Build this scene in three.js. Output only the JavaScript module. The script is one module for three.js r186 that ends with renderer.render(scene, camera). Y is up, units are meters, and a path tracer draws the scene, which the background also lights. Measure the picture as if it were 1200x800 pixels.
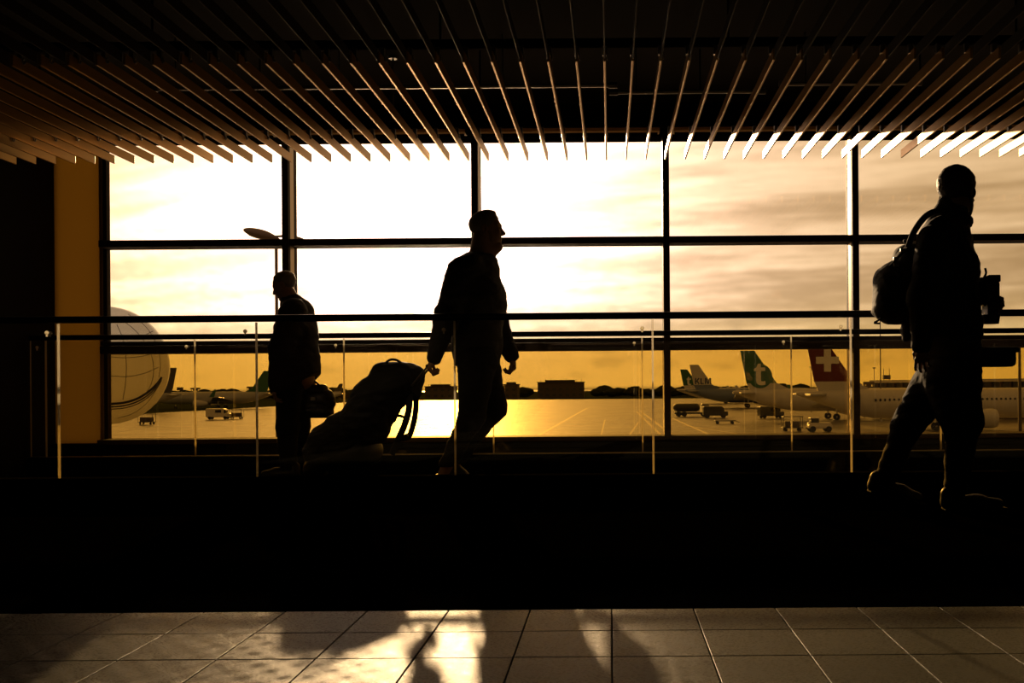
import * as THREE from 'three';
import { mergeGeometries, mergeVertices } from 'three/addons/utils/BufferGeometryUtils.js';
import { RoundedBoxGeometry } from 'three/addons/geometries/RoundedBoxGeometry.js';
import { FontLoader } from 'three/addons/loaders/FontLoader.js';
import { TextGeometry } from 'three/addons/geometries/TextGeometry.js';
import { ImprovedNoise } from 'three/addons/math/ImprovedNoise.js';

// ---------------------------------------------------------------- camera
const F = 1080, CX = 715, CY = 454, EYE = 0.67, ROLL = 0.0075;   // focal length and principal point on the 1200 x 800 frame
const scene = new THREE.Scene();
const camera = new THREE.PerspectiveCamera(2 * Math.atan(CY / F) * 180 / Math.PI, (2 * CX) / (2 * CY), 0.05, 6000);
camera.position.set(0, EYE, 0);
camera.rotation.z = -ROLL;
camera.setViewOffset(2 * CX, 2 * CY, 0, 0, 1200, 800);
camera.updateProjectionMatrix();

// where a point of the photograph lies at a given depth
const UV = (px, py) => { const u = px - CX, v = CY - py; return [u + ROLL * v, v - ROLL * u]; };
const at = (px, py, d) => { const [u, v] = UV(px, py); return new THREE.Vector3(u / F * d, EYE + v / F * d, -d); };

// ---------------------------------------------------------------- sky, sun, exposure
const SUN = new THREE.Vector3(...(() => { const [u, v] = UV(515, 205); return [u, v, -F]; })()).normalize();
const perlin = new ImprovedNoise();
const fbm = (x, y, z, n = 4) => { let s = 0, a = 0.5; for (let i = 0; i < n; i++, a *= 0.5, x *= 2.03, y *= 2.03, z *= 2.03) s += a * perlin.noise(x, y, z); return s; };
const sstep = (a, b, x) => { const t = Math.min(1, Math.max(0, (x - a) / (b - a))); return t * t * (3 - 2 * t); };
{
  const W = 2048, H = 1024, data = new Float32Array(W * H * 4);
  const sunAz = Math.atan2(SUN.x, -SUN.z), sunEl = Math.asin(SUN.y);
  for (let r = 0; r < H; r++) {
    const el = ((r + 0.5) / H - 0.5) * Math.PI, y = Math.sin(el), c = Math.cos(el);
    for (let q = 0; q < W; q++) {
      const a = ((q + 0.5) / W - 0.5) * 2 * Math.PI, x = Math.cos(a) * c, z = Math.sin(a) * c;
      const cosd = x * SUN.x + y * SUN.y + z * SUN.z, d = Math.acos(Math.min(1, Math.max(-1, cosd))) * 180 / Math.PI;
      const e = Math.max(0, el * 180 / Math.PI);
      // glow round the low sun, the air near the horizon dimmer and redder
      let L = 0.3 + 0.58 * Math.exp(-d / 45) + 3.2 * Math.exp(-Math.pow(d / 11.5, 2.2)) + 0.38 * Math.exp(-Math.pow(d / 27, 2));
      let da = a - Math.atan2(SUN.z, SUN.x); da = Math.atan2(Math.sin(da), Math.cos(da)) * 180 / Math.PI;
      L += 1.15 * Math.exp(-Math.pow((da + 15) / 11, 2)) * Math.exp(-Math.pow((e - 12) / 12, 2));   // bright thin cloud on the left of the sun
      const hz = sstep(0.3, 6.5, e), Lh = 0.3 + 0.9 * Math.exp(-Math.pow(d / 60, 2)) + 0.34 * Math.exp(-Math.pow(d / 24, 2));
      L = Lh + (L - Lh) * hz;
      // high streaky cloud: sheets on a plane far above, stretched along one direction
      const k = 1 / (Math.max(y, 0) + 0.06), px = x * k, pz = z * k, sx = px * 0.94 + pz * 0.34, sz = -px * 0.34 + pz * 0.94;
      const cl = fbm(sx * 0.55 + 3.1, sz * 1.9, 1.7, 6) + 0.55 * fbm(sx * 1.7, sz * 7.5 + 5, 4.2, 5);
      const fine = fbm(sx * 4 + 9, sz * 22, 2.2, 5), streak = Math.max(0, sstep(-0.30, 0.45, cl) + 0.55 * fine);
      const vis = sstep(0.8, 5, e);
      L *= 1 + vis * (streak - 0.5) * 0.52;
      const low = fbm(a * 22, e * 1.3, 7.7, 5);
      L *= 1 - 0.2 * sstep(0.06, 0.3, low) * sstep(0.3, 1.0, e) * (1 - sstep(2.5, 6, e));
      const back = sstep(50, 130, d);           // away from the sun the dusk turns greyer and cooler
      const g = 0.6 + 0.05 * streak * vis + 0.07 * Math.exp(-Math.pow(d / 19, 2)) + 0.03 * (1 - hz) + 0.1 * back, b = 0.25 + 0.07 * streak * vis + 0.24 * Math.exp(-Math.pow(d / 19, 2)) - 0.06 * (1 - hz) + 0.42 * back;
      const o = (r * W + q) * 4;
      data[o] = L; data[o + 1] = L * g; data[o + 2] = L * b; data[o + 3] = 1;
    }
  }
  const t = new THREE.DataTexture(data, W, H, THREE.RGBAFormat, THREE.FloatType);
  t.mapping = THREE.EquirectangularReflectionMapping; t.magFilter = t.minFilter = THREE.LinearFilter; t.needsUpdate = true;
  scene.background = t; scene.environment = t;
}
const sun = new THREE.DirectionalLight(new THREE.Color().setRGB(1, 0.66, 0.34), 5.2);
sun.name = 'sun';
sun.position.copy(SUN).multiplyScalar(60).add(new THREE.Vector3(0, 0, -5));
sun.target.position.set(0, 0, -5);
sun.castShadow = true; sun.shadow.radius = 1; sun.shadow.mapSize.set(4096, 4096);
Object.assign(sun.shadow.camera, { left: -14, right: 14, top: 14, bottom: -14, near: 1, far: 200 });
scene.add(sun, sun.target);
const renderer = new THREE.WebGLRenderer({ antialias: true });
renderer.toneMapping = THREE.LinearToneMapping;
renderer.toneMappingExposure = 1.0;
renderer.shadowMap.enabled = true;

// ---------------------------------------------------------------- helpers
const V = (x, y, z) => new THREE.Vector3(x, y, z);
function rng(seed) { let s = seed >>> 0; return () => { s = (s + 0x6d2b79f5) | 0; let t = Math.imul(s ^ (s >>> 15), 1 | s); t = (t + Math.imul(t ^ (t >>> 7), 61 | t)) ^ t; return ((t ^ (t >>> 14)) >>> 0) / 4294967296; }; }
const used = new Map();
function numbered(name) { const n = used.get(name) ?? 0; used.set(name, n + 1); return n ? name + '_' + String(n).padStart(3, '0') : name; }
const shade = (o) => { o.castShadow = o.receiveShadow = true; return o; };
function part(name, geometry, material, parent) { const m = shade(new THREE.Mesh(geometry, material)); m.name = name; parent.add(m); return m; }
function tag(o, label, category, group) { o.userData.label = label; o.userData.category = category; if (group) o.userData.group = group; return o; }
function thing(name, label, category, pos = V(0, 0, 0), turn = 0, group) {
  const o = new THREE.Group(); o.name = numbered(name); o.position.copy(pos); o.rotation.y = turn; scene.add(o); return tag(o, label, category, group);
}
function struct(name, geometry, material) { const o = geometry ? shade(new THREE.Mesh(geometry, material)) : new THREE.Group(); o.name = name; o.userData.kind = 'structure'; scene.add(o); return o; }
function copy(root, pos, turn, label) { const c = root.clone(); c.name = numbered(root.name); if (pos) c.position.copy(pos); if (turn !== undefined) c.rotation.y = turn; if (label) c.userData.label = label; scene.add(c); return c; }
const box = (x0, x1, y0, y1, z0, z1) => new THREE.BoxGeometry(x1 - x0, y1 - y0, z1 - z0).translate((x0 + x1) / 2, (y0 + y1) / 2, (z0 + z1) / 2);
const rbox = (x0, x1, y0, y1, z0, z1, r = 0.004) => new RoundedBoxGeometry(x1 - x0, y1 - y0, z1 - z0, 2, r).translate((x0 + x1) / 2, (y0 + y1) / 2, (z0 + z1) / 2);
const tube = (pts, r, seg = 24, sides = 8, closed = false) => new THREE.TubeGeometry(new THREE.CatmullRomCurve3(pts, closed), seg, r, sides, closed);
function rod(a, b, r0, r1 = r0, sides = 12) {
  const d = b.clone().sub(a), g = new THREE.CylinderGeometry(r1, r0, d.length(), sides);
  return g.applyQuaternion(new THREE.Quaternion().setFromUnitVectors(V(0, 1, 0), d.clone().normalize())).translate((a.x + b.x) / 2, (a.y + b.y) / 2, (a.z + b.z) / 2);
}
const join = (list) => mergeGeometries(list.map((g) => (g.index ? g.toNonIndexed() : g)).map((g) => { for (const k of Object.keys(g.attributes)) if (!['position', 'normal', 'uv'].includes(k)) g.deleteAttribute(k); return g; }));
function grain(size, seed, fn) {
  const d = new Uint8Array(size * size * 4);
  for (let y = 0; y < size; y++) for (let x = 0; x < size; x++) { const v = fn(x / size, y / size, seed), o = (y * size + x) * 4; const c = Array.isArray(v) ? v : [v, v, v]; for (let i = 0; i < 3; i++) d[o + i] = Math.max(0, Math.min(255, c[i] * 255)); d[o + 3] = 255; }
  const t = new THREE.DataTexture(d, size, size); t.wrapS = t.wrapT = THREE.RepeatWrapping; t.magFilter = t.minFilter = THREE.LinearFilter; t.needsUpdate = true; return t;
}
// noise that repeats without a seam
const loopNoise = (u, v, f, s) => { const a = u * 2 * Math.PI, b = v * 2 * Math.PI; return fbm(Math.cos(a) * f + s, Math.sin(a) * f + Math.cos(b) * f * 0.9, Math.sin(b) * f + s * 2, 4); };
const std = (r, g, b, rough = 0.7, extra = {}) => new THREE.MeshStandardMaterial({ color: new THREE.Color().setRGB(r, g, b), roughness: rough, ...extra });
const phy = (r, g, b, rough = 0.7, extra = {}) => new THREE.MeshPhysicalMaterial({ color: new THREE.Color().setRGB(r, g, b), roughness: rough, ...extra });

const texBlackBand = grain(256, 1, (u, v) => 0.6 + 0.4 * loopNoise(u, v, 9, 3));
const texTileRough = grain(512, 2, (u, v) => 0.72 + 0.42 * loopNoise(u, v, 5, 1.3) + 0.12 * loopNoise(u, v, 20, 8));
const texTileBump = grain(512, 3, (u, v) => 0.5 + 0.55 * loopNoise(u, v, 16, 2.2) + 0.5 * loopNoise(u, v, 40, 6.1));
const texTile = grain(512, 4, (u, v) => 0.86 + 0.3 * loopNoise(u, v, 3, 4.4) + 0.14 * loopNoise(u, v, 22, 9));
const texConcrete = grain(1024, 5, (u, v) => 0.8 + 0.5 * loopNoise(u, v, 3, 5.4) + 0.3 * loopNoise(u, v, 14, 1));
const texConcreteRough = grain(512, 6, (u, v) => 0.75 + 0.6 * loopNoise(u, v, 4, 2.4) + 0.25 * loopNoise(u, v, 15, 7));
const texCloth = grain(256, 7, (u, v) => 0.75 + 0.3 * loopNoise(u, v, 24, 3) + 0.1 * Math.sin(v * 2 * Math.PI * 64));
texConcrete.repeat.set(1 / 90, 1 / 160); texConcreteRough.repeat.set(1 / 130, 1 / 45);
texTile.repeat.set(1.6, 1.6); texTileRough.repeat.set(1.1, 1.1); texTileBump.repeat.set(2.5, 2.5);
texBlackBand.repeat.set(2, 2);

const M = {
  black_band: phy(0.0016, 0.0015, 0.0016, 1, { map: texBlackBand, bumpMap: texBlackBand, bumpScale: 0.002, specularIntensity: 0 }),
  black: phy(0.008, 0.0075, 0.0075, 0.9, { specularIntensity: 0 }),
  wallDark: phy(0.014, 0.013, 0.013, 0.95, { specularIntensity: 0.3 }),
  ceiling: std(0.01, 0.009, 0.0085, 0.95),
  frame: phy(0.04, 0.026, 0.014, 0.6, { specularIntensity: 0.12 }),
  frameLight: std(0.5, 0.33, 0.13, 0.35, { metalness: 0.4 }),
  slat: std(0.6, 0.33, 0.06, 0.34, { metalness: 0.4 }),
  slatShaded: phy(0.03, 0.02, 0.01, 0.6, { specularIntensity: 0.3 }),  // shaded copy of slat: dimness of the near pieces put into the colour
  clip: std(0.25, 0.24, 0.23, 0.35, { metalness: 0.7 }),
  rail: std(0.05, 0.04, 0.035, 0.3, { metalness: 0.8 }),
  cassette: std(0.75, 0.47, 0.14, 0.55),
  steel: std(0.55, 0.52, 0.48, 0.28, { metalness: 1 }),
  grout: std(0.02, 0.018, 0.016, 0.95),
  glass: phy(1, 1, 1, 0, { transmission: 1, ior: 1.5 }),
  glassAmber: phy(0.95, 0.8, 0.43, 0, { transmission: 1, ior: 2.1 }),
  railGlass: phy(0.97, 0.97, 0.95, 0, { transmission: 1, ior: 1.45 }),
  glassEdge: phy(0.95, 0.92, 0.82, 0.9, { transmission: 0.8 }),
  panel: phy(0.4, 0.28, 0.085, 0.95, { transmission: 0.5 }),
};

// ================================================================ the setting: room shell
const XL = -4.70, XR = 5.45, ZB = 3.2, ZG = -7.83, ZF = -7.66, SILL = 0.262, HEAD = 2.765, CEIL = 3.05, GROUND = -5.15;
const TILE = 0.2466, Z_BAND = -2.79;
const floor = struct('floor', box(XL - 0.2, XR + 0.2, -0.3, -0.012, ZG - 0.05, ZB + 0.2), M.grout);
part('black_band', box(XL, XR, -0.012, 0.001, -7.6, Z_BAND - 0.002), M.black_band, floor);  // near-black sheet added over the unseen floor between tiles and windows
{
  const r = rng(5), g = new RoundedBoxGeometry(TILE - 0.0035, 0.012, TILE - 0.0035, 2, 0.0018);
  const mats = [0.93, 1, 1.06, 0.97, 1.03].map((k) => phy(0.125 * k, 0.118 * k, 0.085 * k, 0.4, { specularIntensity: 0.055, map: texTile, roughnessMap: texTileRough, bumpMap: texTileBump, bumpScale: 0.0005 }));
  for (let i = 0; i < 8; i++) for (let j = -12; j < 10; j++) {
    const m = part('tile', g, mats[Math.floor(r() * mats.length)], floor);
    m.position.set((j + 0.5) * TILE, -0.006 + (r() - 0.5) * 0.0006, Z_BAND + (i + 0.5) * TILE);
    m.rotation.set((r() - 0.5) * 0.002, Math.floor(r() * 4) * Math.PI / 2, (r() - 0.5) * 0.002);
  }
  part('tile_field', join([box(XL, XR, -0.012, -0.002, Z_BAND + 8 * TILE, ZB), box(XL, -12 * TILE - 0.001, -0.012, -0.002, Z_BAND, Z_BAND + 8 * TILE), box(10 * TILE + 0.001, XR, -0.012, -0.002, Z_BAND, Z_BAND + 8 * TILE)]), mats[1], floor).userData.kind = 'stuff';
}
const ceiling = struct('ceiling', box(XL - 0.2, XR + 0.2, CEIL, CEIL + 0.25, ZG - 0.3, ZB + 0.2), M.ceiling);
struct('wall_left', box(XL - 0.2, XL, -0.012, CEIL, ZG - 0.05, ZB), M.wallDark);
struct('wall_right', box(XR, XR + 0.2, -0.012, CEIL, ZG - 0.05, ZB), M.wallDark);
struct('wall_back', box(XL, XR, -0.012, CEIL, ZB, ZB + 0.2), M.wallDark);
struct('wall_front', join([box(XL, XR, GROUND - 0.1, -0.3, ZG - 0.1, ZG + 0.1), box(XL, XR, -0.012, SILL - 0.03, ZG - 0.04, ZG + 0.1), box(XL, XR, HEAD + 0.04, CEIL, ZG - 0.06, ZG + 0.12)]), M.wallDark);

// slats: hung below the black ceiling, running towards the windows
{
  const SP = 0.1495, X0 = -0.016, YB = 2.397, H = 0.062;
  const gFar = new RoundedBoxGeometry(0.0125, H, 2.12, 1, 0.0025), gNear = new RoundedBoxGeometry(0.008, H, 3.3, 1, 0.0025);
  const clipG = join([box(-0.012, 0.012, H / 2 - 0.004, H / 2 + 0.05, -0.014, 0.014), new THREE.TorusGeometry(0.012, 0.004, 6, 10).rotateY(Math.PI / 2).translate(0.014, H / 2 - 0.012, 0)]);
  for (let k = -31; k <= 35; k++) {
    const x = X0 + k * SP; if (x < XL + 0.03 || x > XR - 0.03) continue;
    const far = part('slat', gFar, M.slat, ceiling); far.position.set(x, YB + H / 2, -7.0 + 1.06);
    const c = part('clip', clipG, M.clip, far); c.position.set(0, 0, -0.55);
    const c2 = part('clip', clipG, M.clip, far); c2.position.set(0, 0, 0.98);
    const near = part('slat', gNear, M.slatShaded, ceiling); near.position.set(x, YB + H / 2, -4.86 + 1.65 + 0.012);
    const c3 = part('clip', clipG, M.clip, near); c3.position.set(0, 0, 0.9);
  }
  for (const z of [-6.49, -4.96, -2.3]) part('carrier_rail', rbox(XL, XR, YB + H + 0.045, YB + H + 0.085, z - 0.02, z + 0.02), M.black, ceiling);
  for (let x = -4; x < 5.4; x += 1.55) for (const z of [-6.49, -4.96, -2.3]) part('hanger', rod(V(x, YB + H + 0.08, z), V(x, CEIL, z), 0.006), M.black, ceiling);
}

// window wall: bays between mullions, an amber lower pane and two clear panes each
const MX = [-4.268, -2.693, -1.117, 0.477, 2.052, 3.64, 5.23];
{
  const T1 = [0.982, 1.046], T2 = [1.054, 1.084], T3 = [1.871, 1.927];
  MX.forEach((x, n) => {
    const w = struct('window_' + (n + 1)), x1 = n + 1 < MX.length ? MX[n + 1] : XR;
    const thin = n === 0;
    part('mullion', thin ? rbox(x - 0.016, x + 0.016, SILL - 0.035, HEAD + 0.04, ZG - 0.03, ZG + 0.03, 0.004) : join([rbox(x - 0.027, x + 0.027, SILL - 0.035, HEAD + 0.04, ZF - 0.055, ZF, 0.004), box(x - 0.016, x + 0.016, SILL - 0.035, HEAD + 0.04, ZF - 0.15, ZF - 0.05), rbox(x - 0.027, x + 0.027, SILL - 0.035, HEAD + 0.04, ZG - 0.05, ZF - 0.13, 0.004)]), M.frame, w);
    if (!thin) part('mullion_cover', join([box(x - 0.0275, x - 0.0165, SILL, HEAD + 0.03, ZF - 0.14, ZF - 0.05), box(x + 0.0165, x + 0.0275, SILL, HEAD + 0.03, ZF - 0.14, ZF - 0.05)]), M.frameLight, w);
    const a = x + (thin ? 0.016 : 0.027), b = x1 - 0.027;
    for (const [y0, y1, zf] of [[...T1, ZF - 0.02], [...T2, ZF - 0.03], [...T3, ZF - 0.01]]) part('transom', rbox(a, b, y0, y1, ZG - 0.02, zf, 0.004), M.frame, w);
    part('sill', rbox(a, b, SILL - 0.035, SILL + 0.006, ZG - 0.06, ZF + 0.03, 0.004), M.frame, w);
    part('head_frame', rbox(a, b, HEAD, HEAD + 0.045, ZG - 0.05, ZF - 0.02, 0.004), M.black, w);
    part('lower_pane', box(a, b, SILL, T1[0], ZG - 0.006, ZG + 0.006), M.glassAmber, w);
    part('strip_pane', box(a, b, T1[1], T2[0], ZG - 0.006, ZG + 0.006), M.glass, w);
    part('middle_pane', box(a, b, T2[1], T3[0], ZG - 0.006, ZG + 0.006), M.glass, w);
    part('upper_pane', box(a, b, T3[1], HEAD, ZG - 0.006, ZG + 0.006), M.glass, w);
  });
}
{ // brown panel between the left wall and the first mullion
  const p = thing('wall_panel', 'narrow brown panel between the dark left wall and the first window', 'panel', V(0, 0, 0));
  part('sheet', box(XL, -4.315, SILL - 0.035, HEAD + 0.04, ZG - 0.02, ZG + 0.02), M.panel, p);
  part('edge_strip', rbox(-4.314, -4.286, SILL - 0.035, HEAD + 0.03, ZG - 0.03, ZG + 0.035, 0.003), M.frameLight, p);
}
// blind cassettes at the window head, one to a bay
{
  const names = ['leftmost blind cassette at the window head, beside the brown panel', 'blind cassette at the window head above the bowed man', 'blind cassette at the window head above the man with the wheeled bag',
    'blind cassette at the window head just right of the centre mullion', 'blind cassette at the window head above the man with the backpack', 'blind cassette at the window head right of the man with the backpack'];
  for (let n = 0; n < 6; n++) {
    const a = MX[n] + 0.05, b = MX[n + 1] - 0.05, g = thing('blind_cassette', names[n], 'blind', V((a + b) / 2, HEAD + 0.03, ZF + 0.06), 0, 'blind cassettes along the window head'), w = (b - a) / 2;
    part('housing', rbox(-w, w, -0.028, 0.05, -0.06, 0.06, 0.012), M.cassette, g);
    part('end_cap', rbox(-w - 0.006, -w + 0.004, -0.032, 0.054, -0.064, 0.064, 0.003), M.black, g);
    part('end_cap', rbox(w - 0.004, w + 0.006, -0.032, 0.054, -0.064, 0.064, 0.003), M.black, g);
    part('hem_bar', rbox(-w + 0.02, w - 0.02, -0.042, -0.028, -0.01, 0.01, 0.003), M.black, g);
  }
}
// service pipes above the slats
{
  const pipe = (name, label, x0, y0, x1, y1, d) => { const a = at(x0, y0, d), b = at(x1, y1, d), mid = a.clone().add(b).multiplyScalar(0.5), g = thing(name, label, 'pipe', mid); const l = (b.x - a.x) / 2;
    part('tube', new THREE.CylinderGeometry(0.013, 0.013, l * 2, 14).rotateZ(Math.PI / 2), M.steel, g);
    for (let x = -l + 0.15; x < l; x += 1.1) part('hanger', rod(V(x, 0.012, 0), V(x, CEIL - mid.y, 0), 0.005), M.clip, g);
    part('end_socket', new THREE.CylinderGeometry(0.02, 0.02, 0.06, 14).rotateZ(Math.PI / 2).translate(-l, 0, 0), M.clip, g); part('end_socket', new THREE.CylinderGeometry(0.02, 0.02, 0.06, 14).rotateZ(Math.PI / 2).translate(l, 0, 0), M.clip, g); };
  pipe('service_pipe', 'long thin pipe running sideways above the slats, ending near the middle', 180, 104, 718, 100, 6.2);
  pipe('service_pipe', 'short thin pipe above the slats just right of the long one', 719, 108, 892, 107, 6.1);
  pipe('service_pipe', 'thin pipe above the slats over the right-hand windows', 918, 98.5, 1075, 97, 6.2);
  const l = thing('ceiling_lamp', 'small unlit dish lamp hanging on a stem above the slats', 'lamp', at(461, 147, 6.6));
  part('shade', new THREE.LatheGeometry([V(0.012, 0.03, 0), V(0.03, 0.025, 0), V(0.06, 0.008, 0), V(0.062, 0, 0), V(0.056, 0.004, 0), V(0.028, 0.02, 0), V(0.002, 0.024, 0)].map((p) => new THREE.Vector2(p.x, p.y)), 28), M.frameLight, l);
  part('stem', rod(V(0, 0.02, 0), V(0, CEIL - l.position.y, 0), 0.007), M.clip, l);
  part('ceiling_rose', new THREE.CylinderGeometry(0.03, 0.03, 0.015, 20).translate(0, CEIL - l.position.y - 0.008, 0), M.clip, l);
}

// ================================================================ glass balustrades, front and rear of the walkway
const JX = []; for (let k = -4; k <= 4; k++) JX.push(0.26 + 1.2035 * k);
function balustrade(z, label, trim) {
  const g = thing('glass_balustrade', label, 'railing', V(0, 0, z)), x0 = XL + 0.02, x1 = XR - 0.02;
  part('plinth', rbox(x0, x1, 0.001, 0.14, -0.05, 0.05, 0.006), M.black, g);
  part('plinth_trim', join([rbox(x0, x1, 0.14, 0.146, -0.052, -0.012, 0.002), rbox(x0, x1, 0.14, 0.146, 0.012, 0.052, 0.002)]), trim, g);
  part('handrail', new THREE.CylinderGeometry(0.0215, 0.0215, x1 - x0, 20).rotateZ(Math.PI / 2).translate((x0 + x1) / 2, 1.106, 0), M.rail, g);
  const edges = [x0, ...JX.filter((x) => x > x0 + 0.1 && x < x1 - 0.1), x1];
  for (let i = 0; i + 1 < edges.length; i++) {
    const a = edges[i] + 0.0012, b = edges[i + 1] - 0.0012, p = part('glass_panel', box(a + 0.004, b - 0.004, 0.13, 1.087, -0.006, 0.006), M.railGlass, g);
    part('panel_edge', rbox(a, a + 0.004, 0.13, 1.082, -0.006, 0.006, 0.001), M.glassEdge, p);
    part('panel_edge', rbox(b - 0.004, b, 0.13, 1.082, -0.006, 0.006, 0.001), M.glassEdge, p);
    if (b < x1 - 0.1) { // a glass fixing below the rail beside each joint
      const s = part('fixing', join([new THREE.SphereGeometry(0.0125, 16, 10).scale(1, 1, 0.7).translate(b - 0.062, 1.028, 0.012), rod(V(b - 0.062, 1.004, 0.012), V(b - 0.062, 1.024, 0.012), 0.005)]), M.glassEdge, g);
    }
  }
  return g;
}
balustrade(-5.6, 'front glass balustrade, nearer one, passing before the man with the wheeled bag', M.black);
balustrade(-7.44, 'rear glass balustrade, directly before the window wall and behind the wheeled bag', M.steel);

// ================================================================ people: smooth fields meshed with surface nets
const smin = (a, b, k) => { const h = Math.max(k - Math.abs(a - b), 0) / k; return Math.min(a, b) - h * h * k * 0.25; };
// bones: [ax, ay, az, bx, by, bz, ra, rb, sz]; sz stretches a bone sideways (z)
function boneDist(b, x, y, z) {
  const s = b[8] || 1, ax = x - b[0], ay = y - b[1], az = (z - b[2]) / s, bx = b[3] - b[0], by = b[4] - b[1], bz = (b[5] - b[2]) / s;
  const l = bx * bx + by * by + bz * bz, t = l > 1e-9 ? Math.min(1, Math.max(0, (ax * bx + ay * by + az * bz) / l)) : 0;
  const dx = ax - t * bx, dy = ay - t * by, dz = az - t * bz;
  return Math.sqrt(dx * dx + dy * dy + dz * dz) - (b[6] + (b[7] - b[6]) * t);
}
function fieldOf(bones, k = 0.03) {
  return (x, y, z) => { let d = 9; for (const b of bones) { const e = boneDist(b, x, y, z); d = d > 8 ? e : smin(d, e, k); } return d; };
}
const ell = (x, y, z, cx, cy, cz, rx, ry, rz) => { const a = (x - cx) / rx, b = (y - cy) / ry, c = (z - cz) / rz, k0 = Math.hypot(a, b, c), k1 = Math.hypot(a / rx, b / ry, c / rz); return k1 < 1e-9 ? -Math.min(rx, ry, rz) : k0 * (k0 - 1) / k1; };
function surfaceNet(f, lo, hi, cell) {
  const n = [0, 1, 2].map((i) => Math.ceil((hi[i] - lo[i]) / cell) + 2), [nx, ny, nz] = n, val = new Float32Array(nx * ny * nz), id = (i, j, k) => (k * ny + j) * nx + i;
  for (let k = 0; k < nz; k++) for (let j = 0; j < ny; j++) for (let i = 0; i < nx; i++) val[id(i, j, k)] = f(lo[0] + (i - 0.5) * cell, lo[1] + (j - 0.5) * cell, lo[2] + (k - 0.5) * cell);
  const vert = new Int32Array(nx * ny * nz).fill(-1), pos = [], idx = [];
  for (let k = 0; k < nz - 1; k++) for (let j = 0; j < ny - 1; j++) for (let i = 0; i < nx - 1; i++) {
    let c = 0, sx = 0, sy = 0, sz = 0, inside = 0; const v = [];
    for (let q = 0; q < 8; q++) { const w = val[id(i + (q & 1), j + ((q >> 1) & 1), k + (q >> 2))]; v.push(w); if (w < 0) inside++; }
    if (inside === 0 || inside === 8) continue;
    for (const [a, b] of EDGES) if ((v[a] < 0) !== (v[b] < 0)) { const t = v[a] / (v[a] - v[b]); sx += (a & 1) + ((b & 1) - (a & 1)) * t; sy += ((a >> 1) & 1) + (((b >> 1) & 1) - ((a >> 1) & 1)) * t; sz += (a >> 2) + ((b >> 2) - (a >> 2)) * t; c++; }
    vert[id(i, j, k)] = pos.length / 3; pos.push(lo[0] + (i + sx / c - 0.5) * cell, lo[1] + (j + sy / c - 0.5) * cell, lo[2] + (k + sz / c - 0.5) * cell);
  }
  const quad = (a, b, c, d, flip) => { if (a < 0 || b < 0 || c < 0 || d < 0) return; flip ? idx.push(a, c, b, a, d, c) : idx.push(a, b, c, a, c, d); };
  for (let k = 1; k < nz - 1; k++) for (let j = 1; j < ny - 1; j++) for (let i = 1; i < nx - 1; i++) {
    const s = val[id(i, j, k)] < 0;
    if (s !== val[id(i + 1, j, k)] < 0) quad(vert[id(i, j - 1, k - 1)], vert[id(i, j, k - 1)], vert[id(i, j, k)], vert[id(i, j - 1, k)], !s);
    if (s !== val[id(i, j + 1, k)] < 0) quad(vert[id(i - 1, j, k - 1)], vert[id(i - 1, j, k)], vert[id(i, j, k)], vert[id(i, j, k - 1)], !s);
    if (s !== val[id(i, j, k + 1)] < 0) quad(vert[id(i - 1, j - 1, k)], vert[id(i, j - 1, k)], vert[id(i, j, k)], vert[id(i - 1, j, k)], !s);
  }
  const g = new THREE.BufferGeometry(), nor = new Float32Array(pos.length), e = cell * 0.6;
  for (let p = 0; p < pos.length; p += 3) {
    const x = pos[p], y = pos[p + 1], z = pos[p + 2], gx = f(x + e, y, z) - f(x - e, y, z), gy = f(x, y + e, z) - f(x, y - e, z), gz = f(x, y, z + e) - f(x, y, z - e), l = Math.hypot(gx, gy, gz) || 1;
    nor[p] = gx / l; nor[p + 1] = gy / l; nor[p + 2] = gz / l;
  }
  g.setAttribute('position', new THREE.Float32BufferAttribute(pos, 3)); g.setAttribute('normal', new THREE.BufferAttribute(nor, 3));
  g.setAttribute('uv', new THREE.Float32BufferAttribute(new Float32Array(pos.length / 3 * 2).map((_, i) => (i % 2 ? pos[(i >> 1) * 3 + 1] : pos[(i >> 1) * 3] + pos[(i >> 1) * 3 + 2])), 2));
  g.setIndex(idx); return g;
}
const EDGES = [[0, 1], [2, 3], [4, 5], [6, 7], [0, 2], [1, 3], [4, 6], [5, 7], [0, 4], [1, 5], [2, 6], [3, 7]];
function boundsOf(bones, pad = 0.04) {
  const lo = [9, 9, 9], hi = [-9, -9, -9];
  for (const b of bones) for (const [o, r] of [[0, b[6]], [3, b[7]]]) for (let i = 0; i < 3; i++) { const rr = r * (i === 2 ? b[8] || 1 : 1); lo[i] = Math.min(lo[i], b[o + i] - rr - pad); hi[i] = Math.max(hi[i], b[o + i] + rr + pad); }
  return [lo, hi];
}
// a field from bones, optionally cut and creased
function shape(bones, { k = 0.03, cell = 0.012, cut, folds = 0, grow = 0 } = {}) {
  const f0 = fieldOf(bones, k), f = (x, y, z) => {
    let d = f0(x, y, z) - grow;
    if (folds && d < 0.05) d += folds * (fbm(x * 7 + y * 5, y * 17 - x * 6, z * 9, 3) + 0.1 * Math.sin(y * 60 + x * 40 + 7 * perlin.noise(x * 6, y * 6, z * 6)));
    return cut ? Math.max(d, cut(x, y, z)) : d;
  };
  return surfaceNet(f, ...boundsOf(bones), cell);
}
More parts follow.
